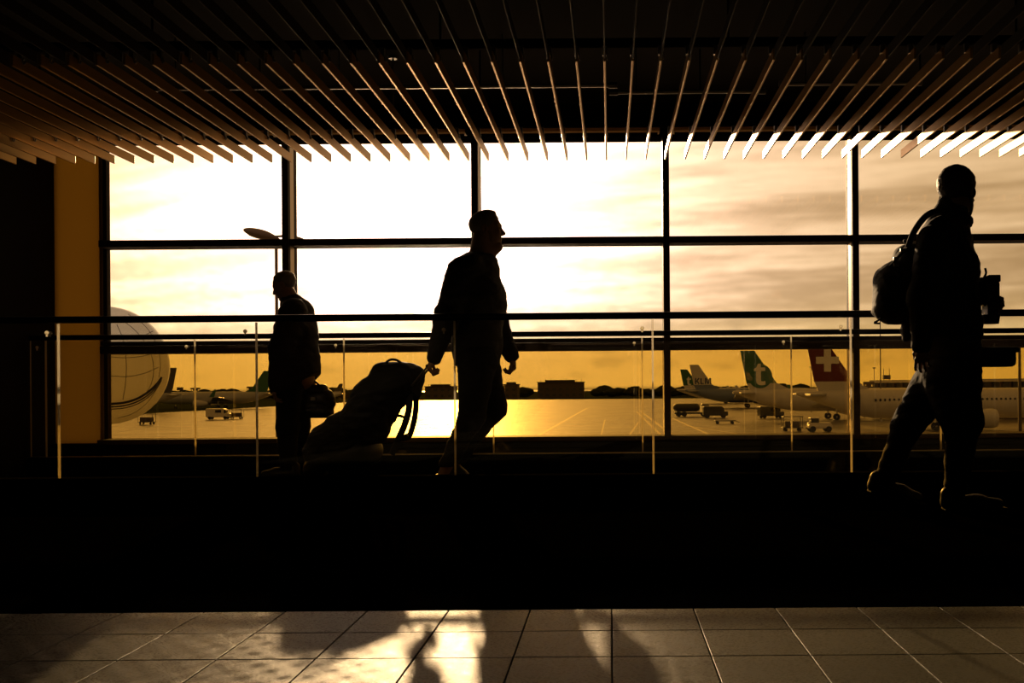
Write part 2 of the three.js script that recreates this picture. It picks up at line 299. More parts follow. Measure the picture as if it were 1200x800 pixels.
// head, facing +x, about 0.24 m tall, its origin between the ears
function headField(o = {}) {
  const nose = [0.085, 0.018, 0, 0.113, -0.022, 0, 0.009, 0.0125];
  return (x, y, z) => {
    let d = ell(x, y, z, -0.014, 0.036, 0, 0.097, 0.083, 0.077);
    d = smin(d, ell(x, y, z, 0.032, -0.015, 0, 0.062, 0.088, 0.061), 0.03);
    d = smin(d, ell(x, y, z, 0.03, -0.07, 0, 0.058, 0.042, 0.05), 0.03);
    d = smin(d, Math.hypot(x - 0.081, y + 0.098, z / 1.2) - 0.0175, 0.02);
    d = smin(d, boneDist(nose, x, y, z), 0.012);
    d = smin(d, Math.hypot(x - 0.1, y + 0.028, Math.abs(z) - 0.011) - 0.0085, 0.01);
    d = smin(d, boneDist([0.086, 0.03, 0, 0.07, 0.028, 0.045, 0.011, 0.01], x, y, Math.abs(z)), 0.014);
    d = smin(d, ell(x, y, z, 0.0905, -0.0525, 0, 0.0095, 0.008, 0.023), 0.008);
    d = smin(d, ell(x, y, z, 0.0885, -0.066, 0, 0.0095, 0.0075, 0.02), 0.008);
    d = smin(d, ell(x, y, Math.abs(z), 0.075, -0.02, 0.036, 0.02, 0.02, 0.02), 0.02);
    const socket = ell(x, y, Math.abs(z), 0.103, 0.008, 0.033, 0.02, 0.011, 0.017);
    d = -smin(-d, socket, 0.01);
    d = smin(d, ell(x, y, Math.abs(z), 0.08, 0.007, 0.031, 0.0125, 0.0115, 0.0125), 0.002);
    let ear = ell(x, y, Math.abs(z), -0.006, -0.004, 0.079, 0.021, 0.032, 0.01);
    ear = -smin(-ear, ell(x, y, Math.abs(z), -0.002, -0.002, 0.09, 0.012, 0.02, 0.009), 0.006);
    d = smin(d, ear, 0.01);
    if (o.beard) d = smin(d, ell(x, y, z, 0.05, -0.085, 0, 0.052, 0.05, 0.05), 0.02);
    return d;
  };
}
const headGeo = (o) => surfaceNet(headField(o), [-0.13, -0.14, -0.11], [0.145, 0.14, 0.11], 0.0042);
function hairGeo(seed, { thick = 0.012, front = 0.065, low = -0.045, tuft = 0 } = {}) {
  const h = headField(), f = (x, y, z) => {
    const skull = ell(x, y, z, -0.014, 0.036, 0, 0.097, 0.083, 0.077);
    let d = skull - thick - 0.006 * fbm(x * 40 + seed, y * 40, z * 40, 3);
    if (tuft) d = smin(d, ell(x, y, z, 0.02, 0.118, 0.0, 0.035, 0.011, 0.045), 0.025);
    const line = (x - front) * 0.8 - (y - 0.075) * 0.55, neck = low - y + Math.max(0, x + 0.03) * 1.1;   // hairline in front, nape and sideburns below
    return Math.max(d, line, neck, -(h(x, y, z) + 0.004) - 0.0);
  };
  return surfaceNet(f, [-0.14, -0.09, -0.11], [0.12, 0.15, 0.11], 0.0045);
}
// hand: wrist at the origin, fingers along +x, back of the hand +y, thumb towards +z; curl 0 flat to 1 fist
function handGeo(curl, spread = 0.012, thumbClose = 0.5) {
  const bones = [[0.0, 0, 0, 0.045, 0, 0.012, 0.021, 0.017, 1.0], [0.0, 0, 0, 0.05, 0, -0.018, 0.02, 0.015, 1.0], [0.02, 0, 0, 0.075, 0.001, 0.02, 0.015, 0.0115], [0.02, 0, 0, 0.078, 0.002, 0.002, 0.015, 0.0115], [0.02, 0, 0, 0.075, 0.001, -0.015, 0.015, 0.011], [0.02, 0, 0, 0.068, 0, -0.031, 0.014, 0.01]];
  const fingers = [];
  [[0.083, 0.024, 0.044, 0.027, 0.021], [0.086, 0.004, 0.048, 0.031, 0.023], [0.082, -0.015, 0.044, 0.029, 0.022], [0.073, -0.033, 0.035, 0.021, 0.019]].forEach(([x, z, ...len], i) => {
    let px = x - 0.008, py = 0.001, pz = z, ang = 0; const side = (1.5 - i) * spread, r = i === 3 ? 0.0075 : 0.0088;
    len.forEach((l, s) => { ang -= curl * [1.25, 1.5, 1.0][s]; const nx = px + Math.cos(ang) * l, ny = py + Math.sin(ang) * l, nz = pz + side * l * 8; fingers.push([px, py, pz, nx, ny, nz, r - s * 0.0007, r - (s + 1) * 0.0008]); px = nx; py = ny; pz = nz; });
  });
  const t = thumbClose, thumb = [[0.012, -0.004, 0.014, 0.042, -0.014, 0.038 - 0.004 * t, 0.014, 0.0115], [0.042, -0.014, 0.038 - 0.004 * t, 0.066, -0.02 - 0.018 * t, 0.042 - 0.012 * t, 0.0108, 0.0095], [0.066, -0.02 - 0.018 * t, 0.042 - 0.012 * t, 0.086, -0.024 - 0.03 * t, 0.04 - 0.03 * t, 0.0095, 0.008]];
  const palm = fieldOf(bones, 0.014), fs = fingers.reduce((a, b, i) => { (a[Math.floor(i / 3)] ??= []).push(b); return a; }, []).map((c) => fieldOf(c, 0.004)), th = fieldOf(thumb, 0.008);
  const f = (x, y, z) => { let d = Math.min(...fs.map((q) => q(x, y, z))); d = smin(d, palm(x, y, z), 0.008); return smin(d, th(x, y, z), 0.01); };
  return surfaceNet(f, [-0.035, -0.12, -0.075], [0.2, 0.04, 0.075], 0.003);
}
const frameAt = (p, ex, ey, s = 1) => { const x = ex.clone().normalize(), z = x.clone().cross(ey).normalize(), y = z.clone().cross(x); return new THREE.Matrix4().makeBasis(x, y, z).scale(V(s, s, s)).setPosition(p); };
function shoeGeo(heel, toe, up) { // heel and toe points on the sole
  const d = toe.clone().sub(heel), L = d.length(), bones = [[0, 0.045, 0, 0, 0.085, 0, 0.038, 0.043], [0.0, 0.04, 0, L * 0.55, 0.04, 0, 0.038, 0.042], [L * 0.5, 0.034, 0, L - 0.03, 0.03, 0.004, 0.042, 0.034]];
  const f0 = fieldOf(bones, 0.03), f = (x, y, z) => Math.max(f0(x, y, z), -y + 0.001, y - 0.125);
  const g = surfaceNet(f, [-0.06, -0.01, -0.06], [L + 0.03, 0.14, 0.06], 0.007), sole = join([new RoundedBoxGeometry(L + 0.05, 0.016, 0.08, 2, 0.007).translate(L / 2 - 0.005, 0.008, 0)]);
  return [g, sole].map((q) => q.applyMatrix4(frameAt(heel, d, up)));
}
// a bone whose two ends are given in photograph pixels; lat is the offset towards the camera
function limb(depth, X0) {
  return (x0, y0, x1, y1, r0, r1, l0 = 0, l1 = l0, sz = 1) => { const a = at(x0, y0, depth - l0), b = at(x1, y1, depth - l1), k = depth / F; return [a.x - X0, a.y, l0, b.x - X0, b.y, l1, r0 * k, r1 * k, sz]; };
}
const pointIn = (depth, X0) => (x, y, lat = 0) => { const p = at(x, y, depth - lat); return V(p.x - X0, p.y, lat); };

const C = {
  skin: std(0.3, 0.17, 0.1, 0.6), hairDark: std(0.03, 0.02, 0.014, 0.6), hairGrey: std(0.2, 0.17, 0.13, 0.6),
  jacketDark: std(0.028, 0.024, 0.022, 0.85, { map: texCloth }), coat: std(0.03, 0.022, 0.018, 0.9, { map: texCloth }), trousers: std(0.012, 0.011, 0.011, 0.9, { map: texCloth }),
  shoe: std(0.02, 0.017, 0.015, 0.5), sole: std(0.03, 0.03, 0.03, 0.8), bag: std(0.02, 0.019, 0.019, 0.8, { map: texCloth }), strap: std(0.025, 0.023, 0.022, 0.8), plastic: std(0.015, 0.015, 0.015, 0.4), metal: std(0.4, 0.38, 0.35, 0.3, { metalness: 1 }), leather: std(0.03, 0.018, 0.012, 0.5),
};
function person(label, depth, X0) { return thing('person', label, 'person', V(X0, 0, -depth)); }
function placeHead(o, geo, P, scale, pitch, yaw, flip) {
  const m = new THREE.Matrix4().compose(P, new THREE.Quaternion().setFromEuler(new THREE.Euler(0, yaw, pitch, 'YXZ')), V(scale, scale, scale));
  return geo.applyMatrix4(m);
}

// ---------------------------------------------------------------- the man in the middle, pulling the wheeled bag, walking right
{
  const D = 5.98, X0 = at(558, 420, D).x, B = limb(D, X0), P = pointIn(D, X0), o = person('man with short grey hair and dark jacket striding right, pulling a wheeled bag', D, X0);
  const nearArm = [B(541, 319, 523, 372, 17, 13.5, 0.16, 0.21), B(523, 372, 509, 418, 13, 9, 0.21, 0.17)], farArm = [B(566, 318, 581, 374, 16, 14, -0.17, -0.2), B(581, 374, 599, 416, 13, 9.5, -0.2, -0.18)];
  const torso = [B(560, 320, 562, 352, 25, 30, 0, 0, 1.3), B(562, 352, 559, 404, 30, 28, 0, 0, 1.22), B(559, 404, 559, 421, 28, 26.5, 0, 0, 1.2), B(552, 309, 556, 309, 11.5, 11.5, 0.16, -0.16)];
  const legN = [B(559, 418, 553, 488, 23, 15, 0.085, 0.1, 1), B(553, 488, 519, 556, 14, 9.5, 0.1, 0.09)], legF = [B(563, 416, 578, 478, 22, 16, -0.085, -0.1), B(578, 478, 533, 543, 14, 9.5, -0.1, -0.09)];
  const neck = B(563, 306, 567, 276, 14.5, 13), hc = P(570.5, 269.5), hs = 0.98;
  const thin = (list, k) => list.map((b) => [...b.slice(0, 6), b[6] * k, b[7] * k, b[8]]);
  const slim = [B(568, 300, 583, 289, 8, 6.5), ...thin(torso, 0.8), ...thin([...nearArm, ...farArm, ...legN, ...legF], 0.66), neck];
  const wn = P(508, 420, 0.17), wf = P(600, 419, -0.18);
  const handN = handGeo(0.85, 0.006, 0.8).applyMatrix4(frameAt(wn, V(-0.42, -1, 0.0), V(-1, 0.3, 0.25), 0.95)), handF = handGeo(0.72).applyMatrix4(frameAt(wf, V(0.18, -1, 0.05), V(1, 0.15, -0.3), 0.95));
  const body = shape(slim, { k: 0.04, cell: 0.013 });
  part('body', join([body, placeHead(o, headGeo(), hc, hs, -0.02, 0), handN, handF]), C.skin, o);
  part('hair', placeHead(o, hairGeo(3, { thick: 0.009, front: 0.07, tuft: 1 }), hc, hs, -0.02, 0), C.hairGrey, o);
  const hemY = P(560, 428).y, colY = P(572, 303).y;
  part('jacket', shape([...torso, ...nearArm, ...farArm, B(566, 312, 570, 308, 14, 12.5, 0, 0, 1.05)], { k: 0.045, cell: 0.011, folds: 0.014, cut: (x, y, z) => Math.max(Math.abs(x) < 0.2 && Math.abs(z) < 0.26 ? Math.max(hemY - y + 0.05 * x, -9) : -9, -1) }), C.jacketDark, o);
  part('collar', new THREE.TorusGeometry(0.06, 0.019, 10, 28).rotateX(Math.PI / 2).scale(1, 1.5, 1.1).rotateZ(-0.3).translate(P(567.5, 303).x, P(569, 308).y, 0), C.jacketDark, o);
  part('trousers', shape([...legN, ...legF, B(559, 405, 560, 420, 25, 25, 0, 0, 1.15)], { k: 0.045, cell: 0.011, folds: 0.013, cut: (x, y, z) => (P(0, 549).y - y) }), C.trousers, o);
  const s1 = shoeGeo(V(P(514, 560, 0.09).x, 0.002, 0.09), V(P(514, 560, 0.09).x + 0.27, 0.002, 0.1), V(0, 1, 0)), heel = P(521, 545, -0.09), s2 = shoeGeo(heel, heel.clone().add(V(0.17, -0.2, 0)), V(0.75, 0.65, 0));
  for (const [u, l] of [s1, s2]) { const s = part('shoe', u, C.shoe, o); part('sole', l, C.sole, s); }
}
// ---------------------------------------------------------------- the wheeled bag he pulls
{
  const D = 6.0, X0 = at(430, 500, D).x, B = limb(D, X0), P = pointIn(D, X0), W = 1.35;
  const o = thing('wheeled_bag', 'bulging dark wheeled travel bag tilted behind the striding man, straps trailing', 'bag', V(X0, 0, -D));
  part('main_compartment', shape([B(468, 449, 440, 468, 25, 26, 0, 0, W), B(440, 468, 425, 494, 26, 27, 0, 0, W), B(450, 441, 487, 438, 16.5, 10.5, 0, 0, W), B(450, 462, 430, 500, 25, 26, 0, 0, W), B(486, 440, 486, 462, 10, 7, 0, 0, W)], { k: 0.03, cell: 0.011, folds: 0.018 }), C.bag, o);
  part('front_pocket', shape([B(400, 506, 385, 517, 22, 20, 0, 0, W), B(400, 500, 412, 492, 17, 14, 0, 0, W), B(385, 517, 374, 530, 20, 18, 0, 0, W), B(420, 512, 395, 532, 22, 20, 0, 0, W)], { k: 0.03, cell: 0.011, folds: 0.014 }), C.bag, o);
  part('base_shell', shape([B(376, 542, 428, 528, 16, 20, 0, 0, 1.5), B(368, 550, 385, 556, 12, 10, 0, 0, 1.5)], { k: 0.03, cell: 0.012 }), C.plastic, o);
  for (const z of [-0.17, 0.17]) {
    const w = part('wheel', join([new THREE.TorusGeometry(0.038, 0.014, 10, 24), new THREE.CylinderGeometry(0.034, 0.034, 0.016, 20).rotateX(Math.PI / 2)]), C.plastic, o); w.position.copy(P(372, 567, z)); w.position.y = 0.053;
    part('fork', rod(V(0, 0, Math.sign(z) * -0.02), V(0.06, 0.09, Math.sign(z) * -0.03), 0.012), C.plastic, w);
  }
  const h0 = P(488, 452), h1 = P(503, 429, 0.14);
  const handle = part('pull_handle', join([-0.045, 0.045].map((d) => rod(V(h0.x, h0.y, h0.z + d + 0.1), V(h1.x, h1.y, h1.z + d), 0.007))), C.metal, o);
  part('grip', rod(V(h1.x, h1.y, h1.z - 0.055), V(h1.x, h1.y, h1.z + 0.055), 0.013), C.plastic, handle);
  const ribbon = (pts, w, t) => { const g = tube(pts, 1, 30, 8), c = new THREE.CatmullRomCurve3(pts); const p = g.attributes.position; for (let i = 0; i <= 30; i++) { const q = c.getPointAt(i / 30); for (let j = 0; j <= 8; j++) { const n = i * 9 + j; p.setXYZ(n, q.x + (p.getX(n) - q.x) * w, q.y + (p.getY(n) - q.y) * w, q.z + (p.getZ(n) - q.z) * t); } } g.computeVertexNormals(); return g; };
  const s1 = part('strap', ribbon([P(480, 462, 0.1), P(479, 480, 0.13), P(474, 498, 0.14), P(467, 514, 0.13), P(459, 532, 0.12)], 0.021, 0.012), C.strap, o);
  part('buckle', rbox(-0.03, 0.03, -0.012, 0.012, -0.008, 0.008, 0.004).rotateZ(0.5).translate(P(473, 512, 0.13).x, P(473, 512, 0.13).y, 0.13), C.plastic, s1);
  part('strap', ribbon([P(488, 462, -0.1), P(487, 482, -0.12), P(484, 498, -0.13), P(479, 511, -0.12), P(471, 514, -0.12)], 0.019, 0.012), C.strap, o);
  part('strap', ribbon([P(458, 492, 0.05), P(467, 487, 0.08), P(474, 490, 0.1), P(471, 503, 0.1)], 0.009, 0.01), C.strap, o);
  part('carry_handle', tube([P(452, 425, 0.06), P(457, 421.5, 0.06), P(464, 421.5, 0.06), P(470, 425, 0.06)], 0.008, 16, 8), C.strap, o);
}
// ---------------------------------------------------------------- the bowed man on the left, walking left
{
  const D = 7.05, X0 = at(344, 430, D).x, B = limb(D, X0), P = pointIn(D, X0), o = person('stooped man in a long dark coat with his head bowed, carrying a handbag', D, X0);
  const nearArm = [B(343, 366, 329, 410, 15, 13, 0.17, 0.2), B(329, 410, 323, 452, 12, 8.5, 0.2, 0.18)], farArm = [B(352, 368, 359, 410, 15, 12, -0.17, -0.2), B(359, 410, 365, 441, 11, 7.5, -0.2, -0.14)];
  const torso = [B(349, 367, 347, 388, 18.5, 22.5, 0, 0, 1.35), B(347, 388, 345, 425, 23, 25, 0, 0, 1.25), B(347, 425, 350, 441, 24, 22, 0, 0, 1.25), B(345, 361, 347, 361, 9, 9, 0.16, -0.16)];
  const legN = [B(339, 440, 337, 500, 16, 12, 0.08, 0.085), B(337, 500, 338, 549, 12.5, 9, 0.085, 0.08)], legF = [B(348, 440, 350, 500, 17, 13, -0.08, -0.085), B(350, 500, 352, 549, 12.5, 9, -0.085, -0.08)];
  const neck = B(344, 360, 337, 344, 10, 9.5), hc = P(333.5, 334.5), hs = 0.88, q = 0.45;
  const thin = (list, k) => list.map((b) => [...b.slice(0, 6), b[6] * k, b[7] * k, b[8]]);
  const hm = (g) => g.applyMatrix4(new THREE.Matrix4().compose(hc, new THREE.Quaternion().setFromEuler(new THREE.Euler(0, Math.PI, -q, 'YXZ')), V(hs, hs, hs)));
  const handN = handGeo(0.4).applyMatrix4(frameAt(P(322, 452, 0.18), V(-0.08, -1, 0), V(-1, 0, 0.5), 0.92)), handF = handGeo(0.95, 0.004, 0.9).applyMatrix4(frameAt(P(365, 440, -0.14), V(0.25, -1, 0), V(1, 0.2, 0.1), 0.9));
  part('body', join([shape([...thin(torso, 0.8), ...thin([...nearArm, ...farArm, ...legN, ...legF], 0.66), neck], { k: 0.04, cell: 0.013 }), hm(headGeo()), handN, handF]), C.skin, o);
  part('hair', hm(hairGeo(9, { thick: 0.006, front: 0.045 })), C.hairGrey, o);
  const hemY = P(345, 461).y, hemB = P(372, 441).y;
  part('coat', shape([...torso, ...nearArm, ...farArm, B(345, 425, 341, 462, 25, 22, 0, 0, 1.25), B(352, 400, 362, 440, 17, 12, 0, 0, 1.4), B(344, 360, 340, 353, 11, 11)], { k: 0.045, cell: 0.011, folds: 0.013, cut: (x, y, z) => (Math.abs(z) < 0.27 ? hemY + Math.max(0, (hemB - hemY) * (x + 0.05) / 0.2) - y : -1) }), C.coat, o);
  part('trousers', shape([...legN, ...legF, B(345, 430, 345, 440, 20, 20, 0, 0, 1.2)], { k: 0.04, cell: 0.011, folds: 0.01, cut: (x, y) => 0.07 - y }), C.trousers, o);
  for (const [x, z] of [[342, 0.08], [356, -0.08]]) { const h = P(x + 3, 552, z), [u, l] = shoeGeo(V(h.x, 0.002, z), V(h.x - 0.25, 0.002, z + 0.01), V(0, 1, 0)); const s = part('shoe', u, C.shoe, o); part('sole', l, C.sole, s); }
}
{ // his bag
  const D = 7.15, X0 = at(374, 470, D).x, B = limb(D, X0), P = pointIn(D, X0), o = thing('handbag', 'dark soft handbag hanging by its handle from the stooped man\'s hand', 'bag', V(X0, 0, -D));
  part('body', shape([B(364, 466, 380, 465, 12, 11, 0, 0, 1.0), B(363, 482, 382, 482, 11, 9, 0, 0, 1.2), B(384, 469, 387, 471, 6, 5, 0, 0, 1)], { k: 0.05, cell: 0.009, folds: 0.012, cut: (x, y) => P(370, 489.5).y - y }), C.leather, o);
  part('flap', shape([B(362, 458, 378, 457, 7, 7, 0, 0, 1.5), B(378, 460, 386, 468, 6, 4, 0, 0, 1.5)], { k: 0.02, cell: 0.008, folds: 0.008 }), C.leather, o);
  for (const z of [-0.03, 0.03]) part('handle', tube([P(361, 456, z), P(362, 449, z), P(367, 446, z * 0.5), P(373, 450, z), P(378, 456, z)], 0.008, 20, 8), C.leather, o);
  part('clasp', rbox(-0.02, 0.02, -0.014, 0.014, -0.004, 0.004, 0.003).translate(P(371, 467).x, P(371, 467).y, 0.085), C.metal, o);
}
// ---------------------------------------------------------------- the man on the right with the backpack, nearest the camera
{
  const D = 5.0, X0 = at(1110, 420, D).x, B = limb(D, X0), P = pointIn(D, X0), o = person('bearded man in a dark jacket striding right, wearing a backpack and holding a camera', D, X0);
  const nearArm = [B(1096, 284, 1082, 350, 21, 17, 0.19, 0.24), B(1082, 350, 1080, 404, 16, 11, 0.24, 0.2)], farArm = [B(1120, 284, 1131, 345, 20, 17, -0.2, -0.22), B(1131, 345, 1149, 349, 15, 10, -0.22, -0.05)];
  const torso = [B(1106, 282, 1109, 318, 29, 33, 0, 0, 1.3), B(1109, 318, 1111, 385, 33.5, 35, 0, 0, 1.25), B(1111, 385, 1112, 425, 36, 36, 0, 0, 1.1), B(1104, 268, 1110, 268, 15, 15, 0.16, -0.16)];
  const legN = [B(1119, 440, 1128, 492, 30, 22, 0.09, 0.1), B(1128, 492, 1120, 572, 21, 12.5, 0.1, 0.09), B(1110, 440, 1114, 480, 26, 20, 0.07, 0.08)], legF = [B(1104, 436, 1064, 497, 29, 19, -0.09, -0.1), B(1064, 497, 1034, 570, 17, 12, -0.1, -0.1)];
  const neck = B(1112, 266, 1119, 240, 20, 17), hc = P(1121.5, 224.5), hs = 1.06, yaw = 0.85;
  const thin = (list, k) => list.map((b) => [...b.slice(0, 6), b[6] * k, b[7] * k, b[8]]);
  const handN = handGeo(0.4).applyMatrix4(frameAt(P(1080, 405, 0.2), V(-0.06, -1, 0), V(-0.6, 0, 1), 0.98)), handF = handGeo(0.55).applyMatrix4(frameAt(P(1149, 349, -0.05), V(1, -0.1, 0.3), V(0.1, 0.75, -0.65), 0.98));
  part('body', join([shape([...thin(torso, 0.8), ...thin([...nearArm, ...farArm, ...legN, ...legF], 0.66), neck], { k: 0.04, cell: 0.013 }), placeHead(o, headGeo({ beard: 1 }), hc, hs, -0.05, yaw), handN, handF]), C.skin, o);
  part('hair', placeHead(o, hairGeo(5, { thick: 0.015, front: 0.085, low: -0.13 }), hc, hs, -0.05, yaw), C.hairDark, o);
  const beard = headField({ beard: 1 });
  part('beard', placeHead(o, surfaceNet((x, y, z) => Math.max(beard(x, y, z) - 0.008 - 0.004 * fbm(x * 50, y * 50, z * 50, 2), y + 0.035 - Math.max(0, 0.06 - x) * 0.7, -x - 0.01), [-0.03, -0.16, -0.09], [0.13, 0.03, 0.09], 0.0045), hc, hs, -0.05, yaw), C.hairDark, o);
  const hemY = P(1110, 434).y;
  part('jacket', shape([...torso, ...nearArm, ...farArm, B(1111, 268, 1116, 252, 21, 19.5), B(1107, 258, 1111, 241, 13, 11), B(1068, 380, 1062, 396, 8, 5, 0.05, 0.05, 1.6), B(1085, 360, 1068, 382, 12, 9, 0.05, 0.05, 1.6)], { k: 0.045, cell: 0.011, folds: 0.014, cut: (x, y, z) => (y < hemY + 0.1 ? hemY - y : -1) }), C.jacketDark, o);
  part('collar', new THREE.TorusGeometry(0.085, 0.024, 10, 28).rotateX(Math.PI / 2).scale(1, 1.4, 1).rotateZ(-0.2).translate(P(1116, 258).x, P(1116, 258).y, 0), C.jacketDark, o);
  part('trousers', shape([...legN, ...legF, B(1110, 425, 1112, 440, 33, 34, 0, 0, 1.1)], { k: 0.035, cell: 0.012, folds: 0.018, cut: (x, y) => 0.075 - y }), C.trousers, o);
  const hn = P(1112, 580, 0.09), hf = P(1024, 574, -0.1);
  for (const [u, l] of [shoeGeo(V(hn.x, 0.004, 0.09), V(hn.x + 0.28, 0.004, 0.1), V(0, 1, 0)), shoeGeo(V(hf.x, 0.075, -0.1), V(hf.x + 0.26, 0.012, -0.11), V(0.25, 1, 0))]) { const s = part('shoe', u, C.shoe, o); part('sole', l, C.sole, s); }
}
{ // his backpack
  const D = 5.0, X0 = at(1056, 340, D).x, B = limb(D, X0), P = pointIn(D, X0), W = 1.25, o = thing('backpack', 'packed dark backpack on the back of the bearded man at the right', 'backpack', V(X0, 0, -D));
  part('main_compartment', shape([B(1063, 302, 1062, 352, 15, 20, 0, 0, 1.9), B(1066, 306, 1064, 350, 18, 20, 0, 0, 1.8), B(1056, 330, 1056, 360, 21, 20, 0, 0, W)], { k: 0.03, cell: 0.011, folds: 0.012 }), C.bag, o);
  part('front_pocket', shape([B(1040, 326, 1038, 360, 15, 15, 0, 0, 1.9), B(1052, 314, 1046, 326, 11, 13, 0, 0, 1.9), B(1044, 322, 1046, 364, 12, 14, 0, 0, 1.9)], { k: 0.03, cell: 0.011, folds: 0.01 }), C.bag, o);
  part('bottom_pocket', shape([B(1044, 368, 1062, 368, 12, 12, 0, 0, 2)], { k: 0.03, cell: 0.012, folds: 0.01 }), C.bag, o);
  for (const z of [0.15, -0.15]) part('shoulder_strap', tube([P(1064, 290, z * 0.9), P(1072, 270, z), P(1088, 251, z), P(1102, 248, z), P(1116, 262, z * 1.02), P(1124, 290, z * 1.05)], 0.017, 28, 8), C.strap, o);
  part('carry_handle', tube([P(1066, 288, -0.04), P(1062, 283, -0.02), P(1060, 282.5, 0.02), P(1064, 287, 0.04)], 0.008, 16, 8), C.strap, o);
  const sp = part('side_strap', tube([P(1043, 312, 0.19), P(1049, 306, 0.2), P(1055, 298, 0.2), P(1064, 291, 0.16)], 0.008, 20, 8), C.strap, o);
  for (const [x, y] of [[1050, 303], [1050, 310], [1058, 293]]) part('buckle', rbox(-0.014, 0.014, -0.009, 0.009, -0.008, 0.008, 0.003).translate(P(x, y, 0.21).x, P(x, y, 0.21).y, 0.21), C.metal, sp);
  part('tail_strap', tube([P(1034, 372, 0.05), P(1028, 376, 0.05), P(1024, 378, 0.05), P(1031, 379, 0.05)], 0.006, 14, 6), C.strap, o);
}
{ // his camera
  const D = 5.02, X0 = at(1160, 350, D).x, P = pointIn(D, X0), k = D / F, o = thing('camera', 'dark camera with a flash on top and a long lens, held by the bearded man', 'camera', V(X0, 0, -D));
  const R = (x0, x1, y0, y1, z0, z1, r = 0.006) => { const a = P(x0, y1), b = P(x1, y0); return rbox(a.x, b.x, a.y, b.y, z0, z1, r); };
  part('body', R(1150, 1166, 331, 352, -0.06, 0.07, 0.012), C.plastic, o);
  const c = P(1163, 352);
  part('lens', new THREE.LatheGeometry([[0.0, -0.015], [0.03, -0.015], [0.036, 0.0], [0.036, 0.03], [0.041, 0.035], [0.041, 0.075], [0.037, 0.08], [0.0, 0.075]].map((q) => new THREE.Vector2(...q)), 28).rotateZ(-Math.PI / 2).rotateZ(-0.35).translate(c.x - 0.035, c.y + 0.005, 0), C.plastic, o);
  part('flash', R(1156, 1170, 322.5, 331, -0.035, 0.035, 0.006), C.plastic, o);
  part('viewfinder', R(1147.5, 1158, 325, 333, -0.02, 0.02, 0.006), C.plastic, o);
  part('thumb_lever', tube([P(1153, 325), P(1155.5, 320), P(1154.5, 314)], 0.006, 10, 6), C.plastic, o);
  part('lens_hood', new THREE.CylinderGeometry(0.05, 0.042, 0.05, 24).translate(P(1161, 374).x, P(1161, 374).y, 0), C.plastic, o);
  part('grip', R(1154, 1167, 352, 372, -0.05, 0.05, 0.014), C.plastic, o);
  part('neck_strap', tube([P(1147, 334, 0.06), P(1138, 312, 0.14), P(1128, 280, 0.15), P(1112, 254, 0.12), P(1100, 252, 0.02), P(1108, 254, -0.1)], 0.007, 30, 6), C.strap, o);
}
{ // his shoulder bag
  const D = 5.0, X0 = at(1166, 420, D).x, P = pointIn(D, X0), B = limb(D, X0), o = thing('shoulder_bag', 'small boxy shoulder bag hanging at the bearded man\'s front hip', 'bag', V(X0, 0, -D));
  const a = P(1144, 430), b = P(1186, 408);
  part('case', rbox(a.x, b.x, a.y, b.y, -0.07, 0.07, 0.025), C.bag, o);
  part('lid', rbox(a.x - 0.004, b.x + 0.012, b.y - 0.025, b.y + 0.006, -0.075, 0.075, 0.012), C.bag, o);
  part('front_pouch', shape([B(1180, 417, 1181, 421, 8, 7, 0, 0, 1.5)], { cell: 0.008 }), C.bag, o);
  part('strap', tube([P(1150, 410, 0.02), P(1143, 380, 0.13), P(1140, 330, 0.18), P(1118, 262, 0.19), P(1100, 258, 0.1)], 0.011, 30, 8), C.strap, o);
}

// ================================================================ outside: the apron and what stands on it
const apronMat = phy(0.2, 0.18, 0.15, 0.52, { specularIntensity: 0.4, map: texConcrete, roughnessMap: texConcreteRough });
{
  const g = new THREE.PlaneGeometry(5200, 3000, 1, 1).rotateX(-Math.PI / 2).translate(0, GROUND, -1440), uv = g.attributes.uv, p = g.attributes.position;
  for (let i = 0; i < uv.count; i++) uv.setXY(i, p.getX(i), p.getZ(i));
  const ground = struct('ground', mergeGeometries([g, box(-2600, 2600, GROUND - 0.6, GROUND - 0.05, -2940, 60)]), apronMat);
  const paint = std(0.62, 0.55, 0.36, 0.6), onGround = (x, y) => { const v = UV(x, y), d = (EYE - GROUND) * F / -v[1]; return V(v[0] / F * d, GROUND, -d); };
  const line = (x0, y0, x1, y1, w) => { const a = onGround(x0, y0), b = onGround(x1, y1), d = b.clone().sub(a), s = part('painted_line', new THREE.BoxGeometry(w, 0.02, d.length()), paint, ground); s.position.copy(a).add(b).multiplyScalar(0.5); s.position.y = GROUND + 0.005; s.rotation.y = Math.atan2(d.x, d.z); };
  line(628, 512, 688, 478, 0.5); line(750, 481, 792, 513, 0.45); line(746, 482, 779, 514, 0.35); line(788, 490, 838, 512, 0.45); line(736, 512, 748, 495, 0.25); line(704, 512, 709, 492, 0.2); line(590, 478, 612, 474.5, 0.6);
  line(60, 478.5, 760, 473.5, 0.7); line(800, 498, 870, 509, 0.3); line(900, 512, 1190, 505, 0.3);
  const grassMat = phy(0.03, 0.036, 0.012, 1, { map: texConcrete, specularIntensity: 0 }), field = (x0, x1, z0, z1) => { const b = box(x0, x1, GROUND - 0.04, GROUND + 0.03, -z1, -z0); return b; };
  const gf = shade(new THREE.Mesh(join([field(-1500, 700, 470, 1600), field(-1500, -120, 196, 470)]), grassMat)); gf.name = 'grass'; gf.userData.kind = 'stuff'; scene.add(tag(gf, 'dark green grass of the airfield beyond the concrete', 'grass')); gf.userData.kind = 'stuff';
}
